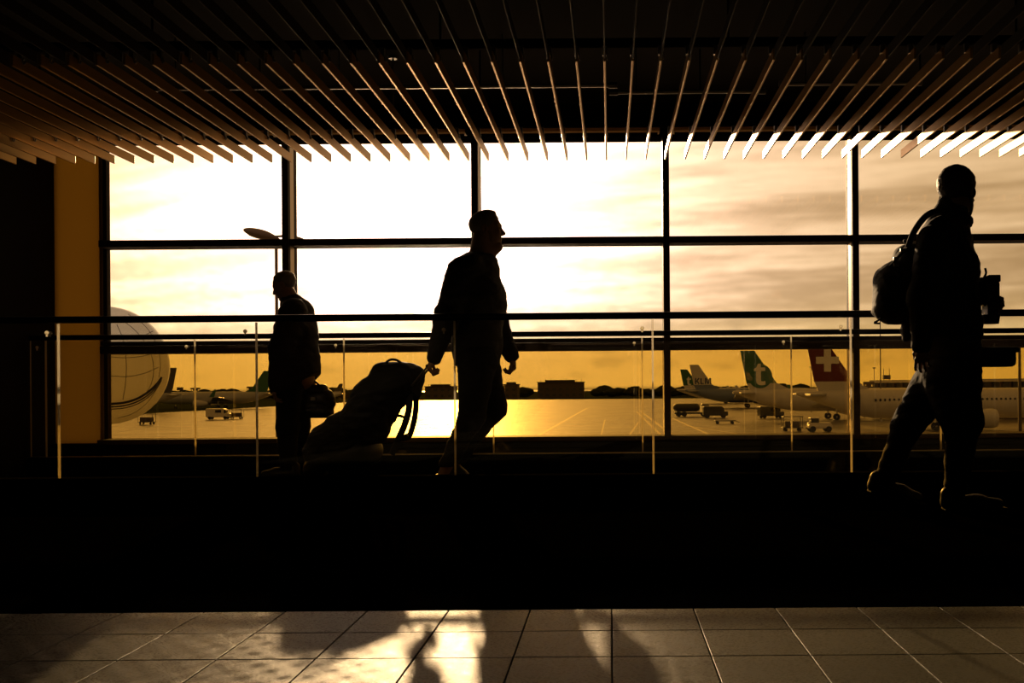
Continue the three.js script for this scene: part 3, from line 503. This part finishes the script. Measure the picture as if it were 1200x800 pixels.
// trees along the far edge, each a crown on a trunk
{
  const r = rng(11), leaf = phy(0.035, 0.04, 0.014, 1, { specularIntensity: 0 }), bark = std(0.03, 0.02, 0.012, 0.9), protos = [];
  const crown = (seed) => { let g = new THREE.IcosahedronGeometry(1, 3); const p = g.attributes.position, v = new THREE.Vector3(); for (let i = 0; i < p.count; i++) { v.fromBufferAttribute(p, i); const s = 1 + 0.55 * fbm(v.x * 1.7 + seed, v.y * 1.7, v.z * 1.7, 3) + 0.25 * perlin.noise(v.x * 6, v.y * 6 + seed, v.z * 6); p.setXYZ(i, v.x * s * 3.9, Math.max(0.35, v.y * s * 2.7 + 3.3), v.z * s * 3.9); } g = mergeVertices(g.deleteAttribute('normal').deleteAttribute('uv')); g.computeVertexNormals(); return g; };
  const trunk = rod(V(0, 0.03, 0), V(0.2, 2.6, 0), 0.28, 0.18, 7);
  for (let s = 0; s < 4; s++) protos.push(crown(s * 7.3));
  let n = 0;
  for (let px = 20; px < 1100; px += 6.5 + r() * 4) {
    if ((px > 488 && px < 541) || (px > 580 && px < 614) || (px > 620 && px < 694)) continue;
    const d = [545, 568, 591][n++ % 3] + r() * 8, x = (px - CX) / F * d, k = (0.82 + r() * 0.5) * (px < 330 ? 0.9 : 1);
    const t = thing('tree', 'one of the small dark trees in the far treeline beyond the airfield', 'tree', V(x, GROUND + 0.032, -d), r() * 6, 'trees of the far treeline');
    part('crown', protos[Math.floor(r() * 4)], leaf, t); part('trunk', trunk, bark, t); t.scale.set(k * 1.2, k * 0.94, k * 1.2);
  }
}
// far buildings
{
  const wall = std(0.1, 0.075, 0.045, 0.9), roof = std(0.06, 0.05, 0.035, 0.9), win = std(0.05, 0.05, 0.045, 0.2);
  const far = (label, px0, px1, yTop, d, masts) => {
    const a = at(px0, yTop, d), b = at(px1, yTop, d), y = a.y, w = (b.x - a.x) / 2, h = y - GROUND, o = thing('airport_building', label, 'building', V((a.x + b.x) / 2, GROUND + 0.032, -d));
    part('wall', box(-w, w, 0, h, -14, 0), wall, o);
    const rf = part('roof', join([box(-w - 0.4, w + 0.4, h, h + 0.5, -14.4, 0.4), box(-w * 0.7, w * 0.6, h + 0.5, h + 1.6, -10, -4)]), roof, o);
    for (let i = 0; i < masts; i++) part('roof_mast', rod(V(-w + (i + 0.5) * 2 * w / masts, h + 0.4, -3), V(-w + (i + 0.5) * 2 * w / masts, h + 1.6 + (i * 7 % 3) * 0.6, -3), 0.12, 0.08, 6), roof, rf);
    const n = Math.max(2, Math.floor(w * 2 / 3.4));
    for (let f = 0; f < Math.floor(h / 3.4); f++) for (let i = 0; i < n; i++) part('window', box(-w + (i + 0.25) * 2 * w / n, -w + (i + 0.75) * 2 * w / n, f * 3.4 + 1, f * 3.4 + 2.5, -0.05, 0.06), win, o);
  };
  far('wide dark block with roof masts rising from the treeline right of the striding man', 630, 684, 448.5, 530, 9);
  far('small flat-roofed block in the treeline just right of the striding man\'s knees', 590, 606, 451, 520, 2);
  far('long low block in the treeline between the wheeled bag and the striding man', 498, 531, 453.5, 525, 5);
  // long pier with a light roof behind the aircraft at the right
  const d = 175, o = thing('terminal_pier', 'long low terminal pier with a pale roof edge behind the parked aircraft at the right', 'building', V(0, 0, 0)), a = at(1022, 446, d), b = at(1260, 438, d * 0.84), L = b.clone().sub(a); L.y = 0;
  o.position.set(a.x, GROUND, a.z); o.rotation.y = Math.atan2(-L.z, L.x);
  const len = L.length(), h = a.y - GROUND;
  part('wall', box(0, len, 0, h - 2.4, -8, -0.5), wall, o); part('upper_wall', box(0, len, h - 2.4, h - 0.4, -8, -0.7), win, o);
  part('roof', box(-0.4, len + 0.4, h - 0.4, h + 0.1, -8.6, 0.3), std(0.62, 0.58, 0.48, 0.5), o);
  for (let x = 0.8; x < len; x += 1.7) part('pillar', box(x, x + 0.35, h - 2.4, h - 0.4, -0.72, -0.3), wall, o);
}
// aircraft
const font = await new FontLoader().loadAsync('fonts/droid/droid_sans_bold.typeface.json');
const P_ = {
  white: std(0.6, 0.58, 0.55, 0.35), grey: std(0.4, 0.4, 0.4, 0.4), green: std(0.02, 0.12, 0.05, 0.4), red: std(0.12, 0.008, 0.008, 0.4), blue: std(0.16, 0.2, 0.3, 0.4), navy: std(0.02, 0.035, 0.1, 0.4), dark: std(0.02, 0.02, 0.022, 0.3), rubber: std(0.02, 0.02, 0.02, 0.85), metal: std(0.5, 0.5, 0.5, 0.3, { metalness: 0.9 }), white2: std(0.8, 0.78, 0.72, 0.4), darkFin: std(0.06, 0.06, 0.065, 0.45),
};
// fuselage profile: x from the tail cone (0) to the nose, [x, centre height, radius]
function fuselageGeo(L = 37, R = 1.97, C0 = 3.45) {
  const prof = [], n = 34;
  for (let i = 0; i <= n; i++) {
    const x = L * (i <= 14 ? i / 14 * 0.34 : i <= 22 ? 0.34 + (i - 14) / 8 * 0.5 : 0.84 + (i - 22) / 12 * 0.16), t = x / (L * 0.34), q = (x - L * 0.86) / (L * 0.14);
    let r = R, y = C0;
    if (t < 1) { r = R * (0.11 + 0.89 * Math.pow(Math.sin(t * Math.PI / 2), 1.05)); y = C0 + (R - r) * 0.82; }
    if (q > 0) { r = R * Math.sqrt(Math.max(0.0004, 1 - Math.pow(q, 2.1))); y = C0 - (R - r) * 0.28; }
    prof.push([x, y, r]);
  }
  const S = 32, pos = [], uv = [], idx = [];
  prof.forEach(([x, y, r]) => { for (let j = 0; j <= S; j++) { const a = j / S * Math.PI * 2; pos.push(x, y + Math.cos(a) * r, Math.sin(a) * r); uv.push(x, j / S * 12); } });
  for (let i = 0; i < n; i++) for (let j = 0; j < S; j++) { const a = i * (S + 1) + j, b = a + S + 1; idx.push(a, a + 1, b, a + 1, b + 1, b); }
  idx.push(...Array.from({ length: S }, (_, j) => [0, j + 1, j]).flat());
  const g = new THREE.BufferGeometry(); g.setAttribute('position', new THREE.Float32BufferAttribute(pos, 3)); g.setAttribute('uv', new THREE.Float32BufferAttribute(uv, 2)); g.setIndex(idx); g.computeVertexNormals(); return g;
}
const slab = (pts, depth, bevel = 0.06) => { const s = new THREE.Shape(pts.map((p) => new THREE.Vector2(...p))); return new THREE.ExtrudeGeometry(s, { depth, bevelEnabled: true, bevelThickness: bevel, bevelSize: bevel, bevelSegments: 2, curveSegments: 8 }).translate(0, 0, -depth / 2); };
const FUS = fuselageGeo();
const FIN_HI = slab([[2.42, 6.4], [7.55, 6.4], [3.7, 12.0], [1.35, 12.0]], 0.22), FIN_LO = slab([[3.1, 4.9], [10.2, 5.1], [7.55, 6.38], [2.42, 6.38]], 0.24);
const STAB = slab([[0.4, 0], [3.6, 0], [1.4, -5.9], [0.1, -5.9]], 0.16).rotateX(-Math.PI / 2);
const WING = (() => { const g = slab([[13.5, 0], [21.5, 0], [14.6, -15.5], [13.0, -15.5]], 0.34, 0.12).rotateX(-Math.PI / 2), p = g.attributes.position; for (let i = 0; i < p.count; i++) { const o = Math.abs(p.getZ(i)); p.setY(i, p.getY(i) * (1 - o / 24) + o * 0.09); } g.computeVertexNormals(); return g; })();
const ENGINE = new THREE.LatheGeometry([[0.35, -2.2], [0.62, -1.9], [0.95, -0.7], [1.2, 0.8], [1.24, 1.7], [1.12, 2.15], [1.0, 2.1], [0.95, 1.4], [0.02, 1.3]].map((p) => new THREE.Vector2(...p)), 28).rotateZ(-Math.PI / 2);
function airliner(label, px, d, dir, yaw, o = {}) {
  const p = at(px, 460, d), g = thing('airliner', label, 'aircraft', V(p.x, GROUND + (dir > 0 ? 0 : 0.032), -d), (dir > 0 ? 0 : Math.PI) + yaw);
  if (o.scale) g.scale.setScalar(o.scale);
  part('fuselage', FUS, o.body ?? P_.white, g);
  if (o.belly) part('belly_fairing', box(0, 1, 0, 1, 0, 1).scale(11, 0.6, 2.6).translate(12, 1.35, -1.3), o.belly, g);
  const fin = part('fin', FIN_HI, o.fin ?? P_.white, g); part('fin_root', FIN_LO, o.root ?? o.body ?? P_.white, fin);
  for (const s of [1, -1]) {
    const st = part('stabilizer', STAB, P_.grey, g); st.position.set(0.6, 4.7, s * 0.4); if (s > 0) st.scale.z = -1;
    const w = part('wing', WING, P_.grey, g); w.position.set(0, 2.35, s * 1.4); if (s > 0) w.scale.z = -1;
    part('winglet', slab([[13.2, 0], [14.6, 0], [13.0, 2.3], [12.5, 2.3]], 0.12), o.fin ?? P_.white, w).position.set(0.1, 1.45, -15.5);
    const e = part('engine', ENGINE, o.engine ?? P_.white, g); e.position.set(21.6, 1.62, s * 5.75);
    part('exhaust', new THREE.CylinderGeometry(0.42, 0.2, 1.2, 20).rotateZ(Math.PI / 2).translate(-2.3, 0, 0), P_.dark, e); part('pylon', slab([[-2.4, 0.7], [1.2, 1.1], [-1.2, 1.7], [-4.2, 1.5]], 0.3), P_.grey, e);
    const lg = part('landing_gear', rod(V(17.2, 0.5, s * 3.2), V(17.2, 2.6, s * 3.2), 0.16), P_.metal, g); for (const q of [-0.35, 0.35]) part('wheel', new THREE.TorusGeometry(0.36, 0.19, 10, 22).translate(17.2, 0.55, s * 3.2 + q), P_.rubber, lg);
  }
  const ng = part('landing_gear', rod(V(32, 0.4, 0), V(32, 2.0, 0), 0.12), P_.metal, g); for (const q of [-0.25, 0.25]) part('wheel', new THREE.TorusGeometry(0.26, 0.13, 10, 20).translate(32, 0.39, q), P_.rubber, ng);
  for (const s of [1, -1]) part('cockpit_window', box(0, 1.1, 0, 0.5, -0.05, 0.05).rotateX(s * 0.4).translate(34.0, 4.15, s * 1.42), P_.dark, g);
  const zs = dir > 0 ? 1 : -1; // the side that faces the camera
  if (o.windows) {
    for (let i = 0; i < 38; i++) part('cabin_window', new THREE.CylinderGeometry(0.19, 0.19, 0.05, 12).scale(0.75, 1, 1.05).rotateX(Math.PI / 2).translate(9.9 + i * 0.6 + (i > 0 && i < 3 ? 0 : 0), 3.95, zs * 1.9), P_.dark, g);
    for (const x of [7.6, 32.4]) { const dr = part('door', new RoundedBoxGeometry(0.9, 1.9, 0.06, 2, 0.03).rotateX(-zs * 0.05).translate(x, 3.75, zs * (x < 10 ? 1.72 : 1.93)), P_.grey, g); part('door_window', new THREE.CylinderGeometry(0.1, 0.1, 0.04, 10).rotateX(Math.PI / 2).translate(x, 4.2, zs * (x < 10 ? 1.76 : 1.97)), P_.dark, dr); }
  }
  return [g, fin, zs];
}
// lettering that lies on a fin: x runs along it, seen the right way round from the camera's side
function letters(text, size, x, y, zs, material, fin, off = 0.18) {
  const t = new TextGeometry(text, { font, size, depth: 0.03, curveSegments: 6 }); t.center(); if (zs < 0) t.rotateY(Math.PI);
  return part('lettering', t.translate(x, y, zs * off), material, fin);
}
{
  // right: red fin with a white cross, side on, nose to the right
  const [g, fin, zs] = airliner('white airliner with a red tail fin bearing a white cross, right of the thin mullion', 933, 121, 1, 0.0, { fin: P_.red, windows: true });
  part('cross', join([box(-0.46, 0.46, -1.5, 1.5, 0, 0.03), box(-1.5, -0.46, -0.46, 0.46, 0, 0.03), box(0.46, 1.5, -0.46, 0.46, 0, 0.03)]).translate(4.1, 9.2, zs * 0.18), P_.white2, fin);
  // green fin, letter t
  const [g2, f2, z2] = airliner('white airliner with a large green fin and letter t, behind the red-finned aircraft', 859, 160, 1, 0.0, { fin: P_.green, body: P_.white });
  const disc = part('emblem_disc', new THREE.CylinderGeometry(2.1, 2.1, 0.04, 40).rotateX(Math.PI / 2).translate(4.7, 7.6, z2 * 0.19), P_.green, f2);
  letters('t', 4.0, 4.6, 7.9, z2, P_.white2, f2, 0.24);
  // far pair
  const [g3, f3, z3] = airliner('distant airliner with dark lettering on its pale tail, behind the fuel truck', 803, 258, 1, -0.06, { fin: P_.white, body: P_.blue, belly: P_.navy });
  letters('KLM', 1.7, 5.0, 7.45, z3, P_.navy, f3, 0.17);
  const [g4, f4, z4] = airliner('distant airliner with small green fin and letter t, behind the pale lettered tail', 793, 326, 1, -0.05, { fin: P_.green, body: P_.white, belly: P_.navy });
  letters('t', 3.2, 4.3, 7.9, z4, P_.white2, f4, 0.2);
  // left: tails that point the other way
  airliner('dark finned airliner facing left, half hidden by the round aircraft nose', 213, 250, -1, 0.05, { fin: P_.darkFin, body: P_.grey, root: P_.darkFin });
  airliner('distant airliner whose fin shows just left of the stooped man', 323, 300, -1, 0.04, { fin: P_.green, body: P_.grey, root: P_.green });
  airliner('small far airliner seen between the handbag and the wheeled bag', 404, 505, -1, 0.02, { scale: 0.75,  fin: P_.darkFin, body: P_.white });
}
{ // the big rounded aircraft nose at the left
  const d = 50, k = d / F, c = at(127, 428, d), R = 69 * k, o = thing('aircraft_nose', 'huge rounded white aircraft nose with dark curved stripes, seen at the left window', 'aircraft', V(c.x, GROUND, -d));
  const tip = 58 * k, cy = c.y - GROUND, prof = (t) => Math.sqrt(Math.max(0, 1 - t * t)) * R; // nose points right and a little to the camera
  const S = 48, N = 26, pos = [], uv = [], idx = [], xs = [];
  for (let i = 0; i <= N; i++) { const t = i / N; xs.push(t); }
  const ring = (x) => (x <= 0 ? R : prof(x / tip));
  const list = [-26, -18, -10, -5, -2, ...xs.map((t) => Math.sin(t * Math.PI / 2) * tip)];
  list.forEach((x) => { const r = Math.max(0.002, ring(x)); for (let j = 0; j <= S; j++) { const a = j / S * Math.PI * 2; pos.push(x, cy + Math.cos(a) * r - (x > 0 ? (R - r) * 0.06 : 0), Math.sin(a) * r); uv.push(x, j / S * 20); } });
  for (let i = 0; i + 1 < list.length; i++) for (let j = 0; j < S; j++) { const a = i * (S + 1) + j, b = a + S + 1; idx.push(a, a + 1, b, a + 1, b + 1, b); }
  const g = new THREE.BufferGeometry(); g.setAttribute('position', new THREE.Float32BufferAttribute(pos, 3)); g.setAttribute('uv', new THREE.Float32BufferAttribute(uv, 2)); g.setIndex(idx); g.computeVertexNormals();
  const yaw = -0.5; o.rotation.y = yaw;
  const skin = part('fuselage', g, phy(0.88, 0.86, 0.76, 0.95, { transmission: 0.45 }), o);
  // panel seams and cheat lines lie on the skin: swept tubes half sunk in it
  scene.updateMatrixWorld(true);
  const ray = new THREE.Raycaster(), eye = V(0, EYE, 0);
  const onSkin = (pts) => { const c3 = new THREE.CatmullRomCurve3(pts.map(([x, y]) => V(x, y, 0))), out = []; for (let i = 0; i <= 24; i++) { const q = c3.getPoint(i / 24); ray.set(eye, at(q.x, q.y, d).sub(eye).normalize()); const h = ray.intersectObject(skin)[0]; if (h) out.push(skin.worldToLocal(h.point.clone())); } return out; };
  const seam = (name, pts, r, m) => { const l = onSkin(pts); if (l.length > 3) part(name, tube(l, r, 48, 6), m, skin); };
  const seamMat = std(0.1, 0.085, 0.06, 0.7), stripe = std(0.02, 0.02, 0.026, 0.6);
  [[[134, 372], [150, 380], [163, 392], [172, 405], [178, 418], [180, 435], [177, 450], [170, 462]], [[150, 368], [168, 380], [180, 396], [186, 412], [188, 428], [186, 442]], [[137, 380], [145, 400], [148, 425], [147, 450], [144, 468]],
    [[128, 440], [150, 441], [170, 437], [186, 430]], [[128, 418], [150, 419], [172, 416], [187, 410]], [[128, 396], [148, 397], [166, 394], [179, 388]], [[138, 490], [156, 484], [172, 472], [184, 455]]].forEach((p) => seam('panel_seam', p, 0.017, seamMat));
  [[0, 0.075], [3.6, 0.045], [6.4, 0.03]].forEach(([o2, w]) => seam('cheat_line', [[127, 473 + o2], [145, 471.5 + o2], [160, 467 + o2], [174, 458.5 + o2], [184, 449 + o2 * 0.8], [189, 442 + o2 * 0.6]], w, stripe));
  const ng = part('landing_gear', rod(V(-2.5, 0.5, 0), V(-2.5, cy - R + 0.4, 0), 0.16), P_.metal, o); for (const q of [-0.4, 0.4]) part('wheel', new THREE.TorusGeometry(0.42, 0.2, 10, 22).translate(-2.5, 0.62, q), P_.rubber, ng);
}
// floodlight mast with two lamp heads outside the first windows
{
  const d = 40, base = at(323.8, 300, d), k = d / F, o = thing('floodlight_mast', 'outdoor lamp post with a large leaf-shaped lamp head beside the mullion', 'lamp post', V(base.x, GROUND, -d)), Pp = (x, y, z = 0) => { const p = at(x, y, d); return V(p.x - base.x, p.y - GROUND, z); };
  const metal = std(0.14, 0.08, 0.03, 0.5, { metalness: 0.5 }), top = Pp(324, 276);
  part('pole', rod(V(0, 0, 0), V(0, top.y, 0), 0.085, 0.065), metal, o);
  const head = (x0, y0, x1, y1, w) => { const a = Pp(x0, y0), b = Pp(x1, y1), L = b.distanceTo(a), g = new THREE.SphereGeometry(1, 28, 16), p = g.attributes.position; for (let i = 0; i < p.count; i++) { const x = p.getX(i), tp = x > 0 ? 1 - 0.62 * x * x : 1; p.setXYZ(i, x * L / 2, p.getY(i) * w * tp, p.getZ(i) * w * 1.2 * tp); } g.computeVertexNormals(); return g.rotateZ(Math.atan2(b.y - a.y, b.x - a.x)).translate((a.x + b.x) / 2, (a.y + b.y) / 2, 0); };
  const h1 = part('lamp_head', head(285, 269, 328, 280, 0.21), metal, o); part('lamp_glass', head(290, 274, 322, 281, 0.11), std(0.5, 0.4, 0.2, 0.3), h1);
  const h2 = part('lamp_head', head(357, 281, 330, 276.5, 0.1), metal, o);
  part('arm', tube([Pp(318, 277.5), Pp(324, 277), Pp(336, 276.5), Pp(345, 277.5)], 0.05, 20, 8), metal, o);
}
// poles, signs and gantries
{
  const metal = std(0.08, 0.06, 0.045, 0.6), g0 = (x, d) => { const p = at(x, 454, d); return V(p.x, GROUND + (d > 300 ? 0.031 : 0), -d); };
  const pole = (label, x, yTop, d, r, extra) => { const p = g0(x, d), h = at(x, yTop, d).y - GROUND, o = thing('light_pole', label, 'pole', p); part('pole', rod(V(0, 0, 0), V(0, h, 0), r, r * 0.7, 10), metal, o); part('lamp_bar', rbox(-extra, extra, h - 0.1, h + 0.12, -0.12, 0.12, 0.03), metal, o); part('footing', new THREE.CylinderGeometry(r * 2.2, r * 2.4, 0.3, 14).translate(0, 0.15, 0), P_.grey, o); };
  pole('tall thin pole rising beside the mullion left of the bearded man', 1032, 372, 150, 0.11, 0.1);
  pole('slim lamp pole standing between the green fin and the red fin', 950.5, 430, 205, 0.08, 0.35);
  pole('short lamp pole left of the box-topped mast, over the pale pier roof', 1024.5, 431, 190, 0.08, 0.3);
  pole('thick pole at the far right edge, beside the shoulder bag', 1195, 404, 100, 0.2, 0.25);
  pole('short slim pole over the green-finned aircraft', 902, 441, 230, 0.07, 0.3);
  const m = thing('radar_mast', 'lattice mast with a dark box, above the pale pier roof left of the bearded man', 'mast', g0(1039, 195)), mh = at(1039, 441, 195).y - GROUND;
  for (const x of [-0.6, 0.6]) part('post', rod(V(x, 0, 0), V(x, mh + 1.7, 0), 0.07, 0.06, 8), metal, m); part('box', rbox(-0.75, 0.75, mh - 0.6, mh + 0.3, -0.4, 0.4, 0.04), metal, m); part('cross_bar', rod(V(-0.6, mh * 0.6, 0), V(0.6, mh * 0.6, 0), 0.05), metal, m);
  const gantry = (label, x, d, w, h) => { const o = thing('sign_gantry', label, 'gantry', g0(x, d)); for (const s of [-1, 1]) part('post', rod(V(s * w, 0, 0), V(s * w, h, 0), 0.14, 0.12, 8), metal, o); part('beam', rbox(-w - 0.2, w + 0.2, h - 0.3, h + 0.25, -0.2, 0.2, 0.04), metal, o); part('panel', rbox(-w * 0.6, w * 0.6, h - 0.9, h - 0.3, -0.08, 0.08, 0.02), metal, o); };
  gantry('small open gantry on the skyline left of the stooped man', 293, 330, 0.95, 6.9); gantry('low wide gantry on the skyline just right of the dark fin', 229, 330, 1.5, 6.6); gantry('dark gantry beside the right-hand mullion, in front of the pale pier', 1018, 168, 0.8, 6.3);
  const sg = thing('sign_board', 'small dark box sign on a post, on the skyline above the pale stabilizer', 'sign', g0(211, 330)), sh = at(211, 456, 330).y - GROUND; part('post', rod(V(0, 0, 0), V(0, sh, 0), 0.15, 0.12, 8), metal, sg); part('board', rbox(-1.1, 1.1, sh - 0.4, sh + 0.7, -0.2, 0.2, 0.05), metal, sg);
}
// service vehicles
{
  const g0 = (x, d) => { const p = at(x, 454, d); return V(p.x, GROUND, -d); }, wheelG = (r, w) => join([new THREE.TorusGeometry(r * 0.72, r * 0.28, 8, 20), new THREE.CylinderGeometry(r * 0.6, r * 0.6, w, 16).rotateX(Math.PI / 2)]);
  const wheels = (o, xs, z, r) => { const g = wheelG(r, 0.24); for (const x of xs) for (const s of [-1, 1]) part('wheel', g, P_.rubber, o).position.set(x, r, s * z); };
  const dark = std(0.035, 0.035, 0.03, 0.5), pale = std(0.75, 0.7, 0.58, 0.4), glass = std(0.02, 0.02, 0.025, 0.1);
  const truck = thing('fuel_truck', 'dark fuel tanker truck parked just right of the centre mullion', 'truck', g0(808, 182));
  part('tank', new THREE.CapsuleGeometry(0.85, 3.6, 8, 24).rotateZ(Math.PI / 2).scale(1, 0.95, 1.1).translate(-0.6, 1.75, 0), dark, truck); part('cab', join([rbox(2.3, 3.7, 0.7, 2.5, -1.05, 1.05, 0.15), rbox(3.5, 3.9, 0.6, 1.5, -1.05, 1.05, 0.1)]), pale.clone(), truck).material.color.setRGB(0.2, 0.18, 0.14);
  part('windscreen', rbox(3.1, 3.72, 1.65, 2.3, -0.95, 0.95, 0.05), glass, truck); part('chassis', rbox(-3, 3.4, 0.5, 0.85, -0.8, 0.8, 0.05), dark, truck); wheels(truck, [-2.2, -1.1, 2.7], 0.95, 0.5); part('hose_reel', new THREE.TorusGeometry(0.3, 0.1, 8, 18).translate(-2.9, 1.0, 0.6), P_.metal, truck);
  const dolly = thing('baggage_dolly', 'flat dark baggage dolly standing on the open concrete in front of the tanker', 'dolly', g0(849, 144));
  part('deck', rbox(-1.6, 1.6, 0.45, 0.6, -0.75, 0.75, 0.03), dark, dolly); wheels(dolly, [-1.15, 1.15], 0.6, 0.22); part('drawbar', rod(V(1.6, 0.5, 0), V(2.3, 0.25, 0), 0.05), dark, dolly); part('end_rail', tube([V(-1.55, 0.6, -0.7), V(-1.55, 1.0, -0.65), V(-1.55, 1.0, 0.65), V(-1.55, 0.6, 0.7)], 0.04, 20, 6), dark, dolly);
  const tug = thing('tow_tractor', 'pale low tow tractor under the red-finned aircraft, lit by the sun', 'vehicle', g0(960, 117));
  part('body', join([rbox(-1.5, 1.5, 0.45, 0.95, -0.85, 0.85, 0.12), rbox(-1.4, 1.35, 0.9, 1.2, -0.8, 0.8, 0.1)]), pale, tug); part('cab', rbox(-1.2, -0.2, 1.1, 1.75, -0.75, 0.75, 0.1), dark, tug); part('cab_roof', rbox(-1.3, 0.0, 1.72, 1.82, -0.8, 0.8, 0.04), pale, tug); wheels(tug, [-1.0, 1.0], 0.78, 0.4); part('tow_hook', rod(V(-1.5, 0.5, 0), V(-1.8, 0.45, 0), 0.06), dark, tug);
  const van = (label, x, d, body, turn) => { const o = thing('service_van', label, 'van', g0(x, d), turn); part('body', join([rbox(-2.3, 1.3, 0.45, 2.2, -0.95, 0.95, 0.2), rbox(1.0, 2.3, 0.45, 1.25, -0.93, 0.93, 0.18)]), body, o); part('windscreen', rbox(0.95, 1.6, 1.2, 1.95, -0.85, 0.85, 0.15), glass, o); for (const s of [-1, 1]) part('side_window', rbox(-0.4, 0.8, 1.35, 1.95, s * 0.955 - 0.01, s * 0.955 + 0.01, 0.005), glass, o); wheels(o, [-1.5, 1.5], 0.85, 0.36); };
  van('pale van parked at the grass edge between the round nose and the stooped man', 256, 186, pale, 0.1);
  van('dark van standing behind the dolly, before the green-finned aircraft', 838, 172, dark, 0);
  van('small dark van near the tail of the red-finned aircraft', 903, 168, dark, 0.2);
  const cart = (label, x, d) => { const o = thing('baggage_cart', label, 'cart', g0(x, d)); part('deck', rbox(-1.3, 1.3, 0.4, 0.52, -0.7, 0.7, 0.02), dark, o); part('canopy', rbox(-1.3, 1.3, 1.85, 1.95, -0.75, 0.75, 0.03), dark, o); for (const x2 of [-1.22, 1.22]) for (const z of [-0.65, 0.65]) part('post', rod(V(x2, 0.5, z), V(x2, 1.9, z), 0.035), dark, o); wheels(o, [-0.9, 0.9], 0.55, 0.2); part('load', rbox(-1.0, 0.9, 0.52, 1.3, -0.6, 0.6, 0.08), std(0.1, 0.08, 0.06, 0.8), o); };
  cart('canopied baggage cart just below the round aircraft nose', 172, 160); cart('canopied baggage cart right of the pale van at the grass edge', 277, 188); cart('canopied baggage cart beside the pale tow tractor', 928, 119.5);
}
renderer.render(scene, camera);
